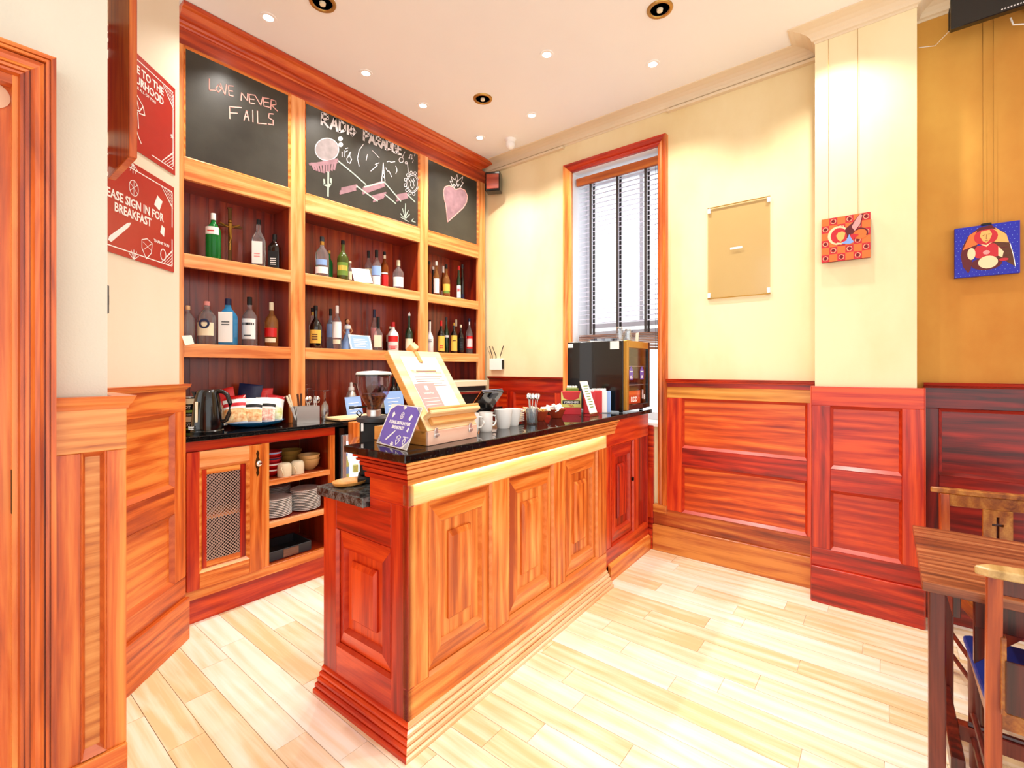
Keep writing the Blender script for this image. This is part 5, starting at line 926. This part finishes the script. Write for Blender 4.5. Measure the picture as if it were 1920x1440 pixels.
# ================================================================== ON THE WALLS
def poster(name, label, pr, pt_, pb, cpx, w_half=None):
    ur, zt = w2(pr, pt_, .042); _, zb = w2(pr, pb, .042); uc = cpx; W_ = 2 * (ur - uc)
    n = Vector((math.sin(A2), -math.cos(A2))); u = Vector((math.cos(A2), math.sin(A2)))
    b = Vector((.849, 2.876)) + u * uc - n * .0425
    t = thing(name, label, 'poster', (b.x, b.y, zb), A2); return t, W_, zt - zb, ur
uc = (w2(213, 395, .042)[0] + w2(283, 425, .042)[0]) / 2
PB, PW_, PH_, ur = poster('breakfast_poster', 'lower red wall poster reading please sign in for breakfast', 326, 352, 511, uc)
MB().box(-PW_ / 2, PW_ / 2, -.002, .0015, 0, PH_).build('sheet', 'poster', PB); m = MB()
for x0, x1, z0, z1 in ((-.47, .47, .93, .94), (-.47, .47, .06, .07), (.465, .475, .07, .38), (.465, .475, .52, .93)): m.box(x0 * PW_, x1 * PW_, -.0028, -.002, z0 * PH_, z1 * PH_)
m.build('border_line', 'white', PB, kind='stuff')
sz = PH_ * .125
text('PLEASE SIGN IN FOR', sz, 'white', PB, 0, -.0028, PH_ * .535, bold=.0012, sx=PW_ / PH_ * .62); text('BREAKFAST', sz, 'white', PB, 0, -.0028, PH_ * .42, bold=.0012, sx=PW_ / PH_ * .62); text('THANK YOU', sz * .36, 'white', PB, PW_ * .33, -.0028, PH_ * .27, bold=.0004, sx=1)
icons(PB, None, PW_ / 2, PH_ / 2, 0, PH_ / 2, -.0028)
def corner(par, W_, H_, y=-.0028):
    m = MB()
    for zz_ in (1, -1):
        cx, cz = W_ * .475, H_ / 2 + zz_ * H_ * .435
        for a_ in range(6): m.ribbon([(cx - W_ * .03 * a_, cz), (cx, cz - zz_ * H_ * .035 * a_)], .0022, y, .0005)
        m.ribbon([(cx - W_ * .15, cz), (cx, cz - zz_ * H_ * .19)], .004, y, .0005)
    m.build('corner_pattern', 'white', par, kind='stuff')
corner(PB, PW_, PH_)
PT, PW2, PH2, _ = poster('welcome_poster', 'upper red wall poster partly hidden by the hanging wood panel', 328, 167, 329, uc)
MB().box(-PW2 / 2, PW2 / 2, -.002, .0015, 0, PH2).build('sheet', 'poster', PT); m = MB()
for x0, x1, z0, z1 in ((-.47, .47, .93, .94), (.20, .47, .05, .06), (.465, .475, .10, .90)): m.box(x0 * PW2, x1 * PW2, -.0028, -.002, z0 * PH2, z1 * PH2)
m.build('border_line', 'white', PT, kind='stuff')
rx = PW2 * .345
text('WELCOME TO THE', PH2 * .115, 'white', PT, rx, -.0028, PH2 * .80, align='RIGHT', bold=.0012, sx=PW2 / PH2 * .64); text('NEIGHBOURHOOD', PH2 * .115, 'white', PT, rx, -.0028, PH2 * .69, align='RIGHT', bold=.0012, sx=PW2 / PH2 * .64); text('WE ARE ALL OF YOU', PH2 * .04, 'white', PT, rx * .72, -.0028, PH2 * .635, align='RIGHT', bold=.0003, sx=1.1); corner(PT, PW2, PH2)
m = MB()
for pts in ([(-.02, .62), (.10, .50), (.06, .42), (-.02, .40)], [(.0, .40), (.02, .22), (.05, .15), (.08, .10)], [(.04, .40), (.05, .24)], [(.10, .50), (.12, .42), (.06, .40)], [(.02, .56), (.05, .44)]): m.ribbon([(a_ * PW2, b_ * PH2) for a_, b_ in pts], .005, -.0028, .0006)
m.build('line_drawing', 'white', PT, kind='stuff')
m = MB()
for a_ in range(8): m.ribbon([(PW2 * .455, PH2 * .42), (PW2 * .455 + .012 * math.cos(a_ * .785), PH2 * .42 + .012 * math.sin(a_ * .785))], .003, -.0028, .0006)
m.build('star_mark', 'white', PT, kind='stuff')
# things on the right wall; local x = -Y
def onwall(name, label, cat, Y, Z, X=3.6, **k): return thing(name, label, cat, (X, Y, Z), R(-90), **k)
pf = onwall('poster_frame', 'empty clear perspex poster frame with white corner fixings on the cream wall', 'frame', .82, 1.935)
MB().box(-.205, .205, -.012, -.008, 0, .66).build('perspex_sheet', 'perspex', pf)
for x in (-.195, .195):
    for z in (.02, .64): MB().box(x - .010, x + .010, -.016, 0, z - .018, z + .018).build('corner_fixing', 'white', pf, .002)
MB().box(-.205, .205, -.014, -.006, -.006, 0).build('bottom_edge', 'gold', pf); MB().box(-.205, .205, -.014, -.006, .66, .664).build('top_edge', 'gold', pf); MB().box(-.05, .03, -.0130, -.012, .335, .35).build('small_label', 'white', pf)
# folk painting 1
M['pic_o'] = plain('pic_orange', '#ee7430', .45, noise=.15); M['pic_r'] = plain('pic_red', '#c2202c', .45); M['pic_d'] = plain('pic_dark', '#5c0c14', .5); M['pic_f'] = plain('pic_face', '#f0b060', .45); M['pic_b'] = plain('pic_blue', '#7fa4e4', .45); M['pic_c'] = plain('pic_cream', '#f2d4a8', .5); M['pic_u'] = plain('pic_ultra', '#1a1eb0', .4, noise=.2); M['pic_s'] = plain('pic_side', '#8a1410', .6)
p1 = onwall('orange_painting', 'small orange checked folk painting hung on wires on the projecting wall', 'painting', .187, 2.063, X=3.428); P1W, P1H = .236, .262
MB().box(-P1W / 2, P1W / 2, -.030, -.008, 0, P1H).build('canvas', 'pic_s', p1, .001)
m = MB(); m2_ = MB(); q = P1W / 6; qz = P1H / 6
for i in range(6):
    for j in range(6):
        x = -P1W / 2 + i * q; z = j * qz
        (m if (i + j) % 2 else m2_).box(x, x + q, -.0306, -.030, z, z + qz)
m.build('orange_squares', 'pic_o', p1, kind='stuff'); m2_.build('patterned_squares', 'pic_r', p1, kind='stuff')
m = MB(); mm = MB()
for i in range(6):
    for j in range(6):
        if (i + j) % 2 == 0:
            x = -P1W / 2 + (i + .5) * q; z = (j + .5) * qz; m.ribbon([(x + .013 * math.cos(R(a_)), z + .014 * math.sin(R(a_))) for a_ in range(0, 361, 45)], .0022, -.0307, .0003)
            for a_ in (0, 90, 180, 270): mm.box(x + .005 * math.cos(R(a_)) - .0035, x + .005 * math.cos(R(a_)) + .0035, -.0311, -.0307, z + .005 * math.sin(R(a_)) - .0035, z + .005 * math.sin(R(a_)) + .0035)
m.build('flower_rings', 'pic_c', p1, kind='stuff'); mm.build('flower_centres', 'pic_d', p1, kind='stuff')
def E2(cx, cz, rx, rz, n=18): return [(cx + rx * math.cos(2 * math.pi * i / n), cz + rz * math.sin(2 * math.pi * i / n)) for i in range(n)]
def flat(par, name, mt, pts, y, dy=.0004): return MB().poly(pts, 'y', y, y - dy).build(name, mt, par)
flat(p1, 'halo', 'pic_c', E2(-.035, .152, .052, .056), -.0312); flat(p1, 'halo_inner', 'pic_r', E2(-.032, .150, .040, .046), -.0317); flat(p1, 'small_halo', 'pic_o', E2(.072, .145, .036, .032), -.0312); flat(p1, 'small_halo_rim', 'pic_d', [(.072 + .036 * math.cos(R(a_)), .145 + .034 * math.sin(R(a_))) for a_ in range(-30, 150, 20)] + [(.072 + .029 * math.cos(R(a_)), .145 + .026 * math.sin(R(a_))) for a_ in range(130, -40, -20)], -.0317)
flat(p1, 'wing', 'pic_d', [(-.005, .120), (.0, .185), (.035, .215), (.065, .255), (.085, .26), (.075, .20), (.03, .14)], -.0319); flat(p1, 'wing_tip', 'pinkp', [(.03, .19), (.05, .23), (.07, .258), (.08, .25), (.07, .20), (.045, .165)], -.0323)
flat(p1, 'veil', 'pic_r', E2(-.022, .140, .030, .040), -.0323); flat(p1, 'face', 'pic_f', [(-.045, .150), (-.035, .168), (-.015, .172), (.0, .160), (-.006, .130), (-.022, .112), (-.036, .126)], -.0328); flat(p1, 'sleeve', 'pic_r', [(.0, .115), (.03, .15), (.065, .14), (.03, .11)], -.0326); flat(p1, 'dove', 'pic_b', [(-.025, .102), (.005, .115), (.018, .150), (.030, .120), (.042, .100), (.02, .092)], -.033); flat(p1, 'hand', 'pic_c', [(-.04, .11), (-.02, .105), (-.005, .112), (-.02, .100), (-.045, .100)], -.0332)
def wires(par, xs, z0, z1, y=-.004):
    for i, x in enumerate(xs): MB().tube([(x + .002, y, z0), (x, y, z1)], .0012, 5).build('hanging_wire', 'brass', par)
wires(p1, (-.085, .058), P1H - .02, 3.42 - 2.063, -.012)
# folk painting 2
p2 = onwall('blue_painting', 'small blue dotted folk painting of a winged figure on the far right wall', 'painting', -.424, 1.922, X=3.6); W2_, H2_ = .25, .275
MB().box(-W2_ / 2, W2_ / 2, -.03, -.006, 0, H2_).build('canvas', 'pic_u', p2, .001)
wl_ = [(-.10, .015), (-.07, .0), (-.06, .06), (-.02, .20), (-.045, .262), (-.075, .235), (-.095, .16), (-.10, .08)]; wr_ = [(.03, .255), (.07, .22), (.09, .15), (.108, .035), (.07, .07), (.02, .10), (-.02, .17)]
wl_ = [(-.070, .020), (-.060, .045), (-.055, .09), (-.03, .19), (-.03, .26), (-.07, .225), (-.093, .17), (-.10, .12), (-.092, .06)]
flat(p2, 'left_wing', 'pic_d', wl_, -.0304); flat(p2, 'left_wing_top', 'pic_o', [(-.092, .15), (-.03, .175), (-.025, .255), (-.065, .23)], -.0309); flat(p2, 'right_wing', 'brown', wr_, -.0304); flat(p2, 'right_wing_top', 'pic_f', [(.02, .18), (.085, .165), (.075, .21), (.035, .252), (.02, .25)], -.0309)
for i in range(4): MB().box(.025, .092 - .004 * i, -.0312, -.0309, .075 + .022 * i, .078 + .022 * i).build('feather_line', 'pic_d', p2)
MB().ribbon([(.088, .16), (.100, .10), (.108, .035)], .003, -.0309, .0004).build('wing_edge', 'white', p2)
flat(p2, 'hair', 'pic_r', E2(-.002, .210, .046, .045), -.0312); flat(p2, 'crown', 'pic_d', [(-.04, .235), (-.03, .262), (.02, .270), (.04, .24), (.02, .25), (-.02, .248)], -.0316); flat(p2, 'face', 'pic_f', [(-.025, .215), (-.02, .24), (.012, .245), (.022, .22), (.012, .19), (.0, .175), (-.014, .188)], -.0318)
m = MB(); m.ribbon([(-.016, .216), (-.008, .220)], .002, -.0322, .0003); m.ribbon([(.006, .222), (.015, .222)], .002, -.0322, .0003); m.ribbon([(.0, .22), (-.001, .198), (.004, .196)], .0016, -.0322, .0003); m.ribbon([(-.005, .187), (.006, .188)], .0025, -.0322, .0003); m.build('face_lines', 'pic_d', p2, kind='stuff')
flat(p2, 'dress', 'pic_r', [(-.055, .13), (-.035, .165), (.03, .17), (.055, .14), (.045, .10), (.0, .09), (-.04, .10)], -.0313); flat(p2, 'collar', 'pic_c', [(-.022, .172), (.0, .155), (.022, .178), (.0, .165)], -.0317); flat(p2, 'sleeve', 'pic_c', E2(-.058, .125, .016, .032), -.0317); flat(p2, 'sleeve_right', 'pic_c', [(.045, .15), (.065, .12), (.06, .09), (.045, .10)], -.0317); flat(p2, 'dark_skirt', 'pic_d', E2(.0, .065, .060, .035), -.0309); flat(p2, 'basket', 'pic_c', E2(.006, .072, .038, .034), -.0317); flat(p2, 'hand_shape', 'pic_r', E2(.065, .078, .018, .008), -.0319); flat(p2, 'flower', 'pinkp', E2(.0, .125, .014, .012, 8), -.0321)
random.seed(4); m = MB()
for i in range(14):
    for j in range(14):
        x = -.118 + .018 * i + (.009 if j % 2 else 0) + random.uniform(-.002, .002); z = .008 + .0195 * j + random.uniform(-.002, .002)
        if x < .122: m.box(x - .0012, x + .0012, -.0302, -.0299, z - .0012, z + .0012)
m.build('white_dots', 'sblue', p2, kind='stuff')
wires(p2, (-.012, .028), H2_, 1.5, -.012); MB().box(-.02, .02, -.034, -.004, H2_ - .004, H2_ + .008).build('bulldog_clip', 'blackm', p2, .002)
# wires of a hanging rail plus speaker, router
rt = onwall('wifi_router', 'white wall router with black aerials above the panelling left of the window', 'router', 3.07, 1.405, X=3.598); MB().box(-.075, .085, -.035, 0, 0, .115).build('case', 'white', rt, .004); MB().box(.085, .092, -.03, 0, .01, .10).build('side_port', 'blackm', rt)
for x, a_ in ((-.05, -.35), (.0, -.45), (.055, .4), (-.07, -.5)): MB().tube([(x, -.018, .112), (x + .0, -.018, .14), (x + .11 * math.sin(a_), -.018, .14 + .11 * math.cos(a_))], .004 if x != -.07 else .0015, 6).build('aerial', 'blackm', rt)
sp = thing('wall_speaker', 'small dark speaker in the corner under the ceiling beside the shelving', 'speaker', (3.50, 3.03, 3.16), R(-62)); MB().box(-.075, .075, -.055, .055, 0, .19).build('cabinet', 'black', sp, .008); MB().box(-.062, .062, -.060, -.055, .02, .165).build('grille', 'w4x', sp, .003); MB().box(-.02, .02, .055, .10, .07, .12).build('bracket', 'black', sp, .002)
# black heater high on the far right wall
tv = thing('wall_heater', 'long black infrared heater panel fixed high on the wall above the blue painting', 'heater', (3.44, -.27, 3.235), R(-90)); MB().box(0, 1.1, -.02, .02, 0, .165).build('panel', 'black', tv, .004); MB().box(-.002, 1.1, .02, .06, .03, .14).build('rear_housing', 'blackm', tv, .003); MB().box(.3, .34, .06, .159, .05, .10).build('bracket', 'blackm', tv); MB().box(.9, .94, .06, .159, .05, .10).build('bracket', 'blackm', tv)
[MB().box(.19 + i * .011, .196 + i * .011, -.0208, -.02, .012, .018).build('maker_mark', 'sgrey', tv) for i in range(12)]; MB().tube([(.24, .10, .02), (.25, .10, -.02), (.29, .10, -.035), (.36, .10, -.02), (.43, .10, .04)], .004).build('white_cable', 'white', tv)
MB().tube([(-.12, .158, .05), (-.05, .158, .03), (0, .05, .03)], .002).build('white_wire', 'white', tv)
# ================================================================== ON THE CEILING
def downlight(x, y, label, on=True, g='recessed ceiling downlights'):
    t = thing('downlight', label, 'light', (x, y, 3.5), 0, g); MB().lathe([(.028, -.004), (.045, -.004), (.046, -.0005), (.046, .001), (.028, .001)], n=28, cap=False).build('bezel', 'white', t); MB().lathe([(.001, -.002), (.029, -.002), (.029, -.0005)], n=20).build('lamp', 'bulb', t)
    l = bpy.data.lights.new('spot', 'SPOT'); l.energy = SPOT_W; l.color = (1, .935, .85); l.spot_size = R(118); l.spot_blend = .7; l.shadow_soft_size = .03; lo = bpy.data.objects.new('lamp_light', l); C.objects.link(lo); lo.parent = t; lo.location = (0, 0, -.012); return t
for x, y, lb in ((1.261, 2.858, 'downlight above the left chalkboard'), (1.927, 2.858, 'downlight above the middle chalkboard, left one'), (2.447, 2.858, 'downlight above the middle chalkboard, right one'), (3.107, 2.856, 'downlight above the right chalkboard near the corner'),
                 (3.098, 2.27, 'downlight in front of the window, next to the camera dome'), (2.56, 1.753, 'downlight in the middle of the ceiling over the bar'), (3.094, 1.243, 'downlight on the right between window and wall projection'), (3.09, .26, 'downlight at the top edge in front of the wall projection'), (2.0, .75, 'downlight in the open ceiling in front of the bar'), (1.15, 1.0, 'downlight overhead left of the bar front')):
    downlight(x, y, lb)
for x, y, lb in ((2.672, 2.426, 'smaller looking brass eyeball fitting in the ceiling over the bar'), (2.646, 1.021, 'large brass rimmed eyeball fitting at top of the picture'), (1.402, 2.50, 'brass eyeball fitting cut by the top edge above the left chalkboard')):
    t = thing('eyeball_fitting', lb, 'light fitting', (x, y, 3.5), 0, 'brass eyeball fittings'); MB().lathe([(.052, -.003), (.056, -.008), (.070, -.008), (.074, -.001), (.074, .001), (.052, .001)], n=32, cap=False).build('rim', 'brass', t); MB().lathe([(.001, -.0012), (.052, -.0012)], n=28).build('recess', 'brown', t); MB().lathe([(.001, -.016), (.016, -.014), (.018, -.002)], n=20).build('bulb', 'cream', t)
cc = thing('security_camera', 'white turret security camera on the ceiling near the corner', 'camera', (3.309, 2.665, 3.5), R(128)); MB().lathe([(.001, -.030), (.035, -.028), (.052, -.004), (.054, 0)], n=24).build('base', 'white', cc); MB(Matrix.Translation((-.0, .0, -.045)) @ Matrix.Rotation(R(55), 4, 'X')).sphere((0, 0, 0), .042, 20).build('eyeball', 'white', cc)
TC = Matrix.Translation((0, 0, -.045)) @ Matrix.Rotation(R(55), 4, 'X'); MB(TC).lathe([(.024, .034), (.026, .040), (.001, .041)], n=20).build('lens', 'dgrey', cc); MB(TC).lathe([(.009, .041), (.011, .044), (.001, .045)], n=16).build('lens_centre', 'sgrey', cc)

# ================================================================== TABLE AND CHAIRS
tb_ = thing('dining_table', 'dark scrubbed wooden dining table with thick legs at the right edge', 'table', (2.30, -.45, 0))
TX0, TX1 = -.335, .345
for i in range(5): MB().box(TX0 + i * .136, TX0 + (i + 1) * .136 - .0006, -1.0, .360, .718, .748).build('top_board', 'table', tb_, .0015)
for x, y in ((-.285, .300), (.235, .24)): MB().box(x, x + .045, y, y + .042, 0, .718).build('leg', 'tleg', tb_, .004)
for x in (-.28, .235): MB().box(x, x + .055, -.98, -.92, 0, .718).build('leg', 'tleg', tb_, .004)
MB().box(-.24, .235, .262, .282, .62, .718).build('end_apron', 'tleg', tb_, .002); MB().box(-.275, -.255, -.92, .235, .62, .718).build('side_apron', 'tleg', tb_, .002); MB().box(.265, .285, -.92, .235, .62, .718).build('side_apron', 'tleg', tb_, .002)
MB().poly([(.235, .50), (.235, .70), (.05, .70)], 'x', -.265, -.235).build('corner_brace', 'tleg', tb_, .002); MB().poly([(.235, .50), (.235, .70), (.05, .70)], 'x', .255, .28).build('corner_brace', 'tleg', tb_, .002)
MB().box(-.225, .235, .25, .285, .10, .16).build('foot_rail', 'tleg', tb_, .003); MB().box(-.01, .03, -.95, .25, .10, .155).build('foot_rail', 'tleg', tb_, .003)
mn = MB().poly([(-.05, .11), (.11, .09), (.13, -.10), (-.04, -.12)], 'z', 0, .001).build('table_menu', 'cloth', None, loc=(2.12, -.44, .7487)); tag(mn, 'white printed sheet lying on the dining table', 'paper')
for i in range(4): MB().ribbon([(-.03 + .02 * i, -.02), (-.025 + .02 * i, .0), (-.015 + .02 * i, -.015)], .004, 0, .0004).build('ink_mark', 'dgrey', mn).rotation_euler = (R(-90), 0, 0)
for o in [x for x in bpy.data.objects if x.parent == mn]: o.location = (0, .055, .0015)
def chair(label, x, y, rz, near):
    """chapel chair facing local -y... seat towards -y, back at y=0, width along x"""
    t = thing('chapel_chair', label, 'chair', (x, y, 0), rz, None); w_ = .20
    pm_ = 'chz'
    for sx_ in (-1, 1):
        xx = sx_ * (w_ - .015)
        MB().poly([(-.012, 0), (.022, 0), (.020, .44), (.034, .83), (.008, .83), (-.010, .44)], 'x', xx - .017, xx + .017).build('back_leg', pm_, t, .003)
        MB().tube([(xx * .96, -.40, 0), (xx, -.375, .43)], .017, 10).build('front_leg', 'chd', t)
        MB().tube([(xx, -.375, .20), (xx, .0, .22)], .009, 8).build('side_stretcher', 'chd', t); MB().tube([(xx, -.375, .12), (xx, .0, .12)], .009, 8).build('side_stretcher', 'chd', t)
        MB().box(xx - .012, xx + .012, -.375, -.005, .395, .44).build('seat_rail', 'ch', t, .002)
    MB().box(-w_ + .03, w_ - .03, -.395, -.37, .39, .44).build('seat_rail', 'ch', t, .002); MB().box(-w_ + .03, w_ - .03, -.012, .010, .39, .44).build('seat_rail', 'ch', t, .002); MB().tube([(-w_, -.378, .16), (w_, -.378, .16)], .010, 8).build('front_stretcher', 'chd', t)
    MB().poly([(-w_ - .01, -.40), (-w_ * .96, -.415), (w_ * .96, -.415), (w_ + .01, -.40), (w_, -.02), (-w_, -.02)], 'z', .44, .462).build('seat', 'seat' if near else 'ch', t, .004)
    # top rail, curved plan
    rp = []; n_ = 14
    for i in range(n_ + 1):
        u = -1 + 2 * i / n_; rp.append((u * (w_ + .03), .035 - .016 * (1 - u * u) + (.0), ))
    hw = .032 if near else .018
    ol = [(a_, b_ + hw * math.sqrt(max(0, 1 - abs(a_ / (w_ + .032)) ** 6))) for a_, b_ in rp] + [(a_, b_ - hw * math.sqrt(max(0, 1 - abs(a_ / (w_ + .032)) ** 6))) for a_, b_ in rp[::-1]]
    ol = [p for i, p in enumerate(ol) if i not in (n_ + 1,)]
    MB().poly(ol, 'z', .83, .855).build('top_rail', 'rail' if near else 'ch', t, .004)
    if near:
        MB().box(-w_ + .03, w_ - .03, .002, .016, .775, .825).build('back_rail', 'chd', t, .002)
        MB().box(-w_ + .035, w_ - .035, .030, .042, .455, .60).build('book_box_front', 'chd', t, .003)
        for sx_ in (-1, 1): MB().poly([(.008, .66), (.030, .66), (.036, .46), (.030, .44), (.0, .46)], 'x', sx_ * (w_ - .033) - .006, sx_ * (w_ - .033) + .006).build('book_box_side', 'ch', t, .002)
    else:
        MB().box(-w_ + .032, w_ - .032, .012, .028, .775, .83).build('back_rail', 'ch', t, .002)
        tz0, tz1 = .50, .775; m = MB()
        sp_ = thing and None
        pn = MB(); c = .012
        for x0, x1, z0, z1 in ((-.045, -.008, tz0, tz1), (.008, .045, tz0, tz1), (-.008, .008, tz0, .60), (-.008, .008, .75, tz1)): pass
        # splat with a cross shaped cut out, cut as strips
        for x0, x1, z0, z1 in ((-.05, -.020, tz0, tz1), (.020, .05, tz0, tz1), (-.020, -.005, tz0, .702), (.005, .020, tz0, .702), (-.020, -.005, .713, tz1), (.005, .020, .713, tz1), (-.005, .005, tz0, .60), (-.005, .005, .745, tz1)): pn.box(x0, x1, .012, .024, z0, z1)
        pn.build('cross_splat', 'ch', t, kind='stuff'); MB().box(-w_ + .032, w_ - .032, .008, .022, .48, .52).build('back_rail', 'ch', t, .002)
        MB().box(-.022, .022, .0245, .026, .59, .75).build('cross_backing', 'chd', t)
    return t
chair('chapel chair with blue seat and rounded pale top rail, nearest the camera', 1.925, -.427, R(90), True)
chair('light brown chapel chair with a cross cut in its back splat, beyond the table', 3.02, -.40, R(-78), False)
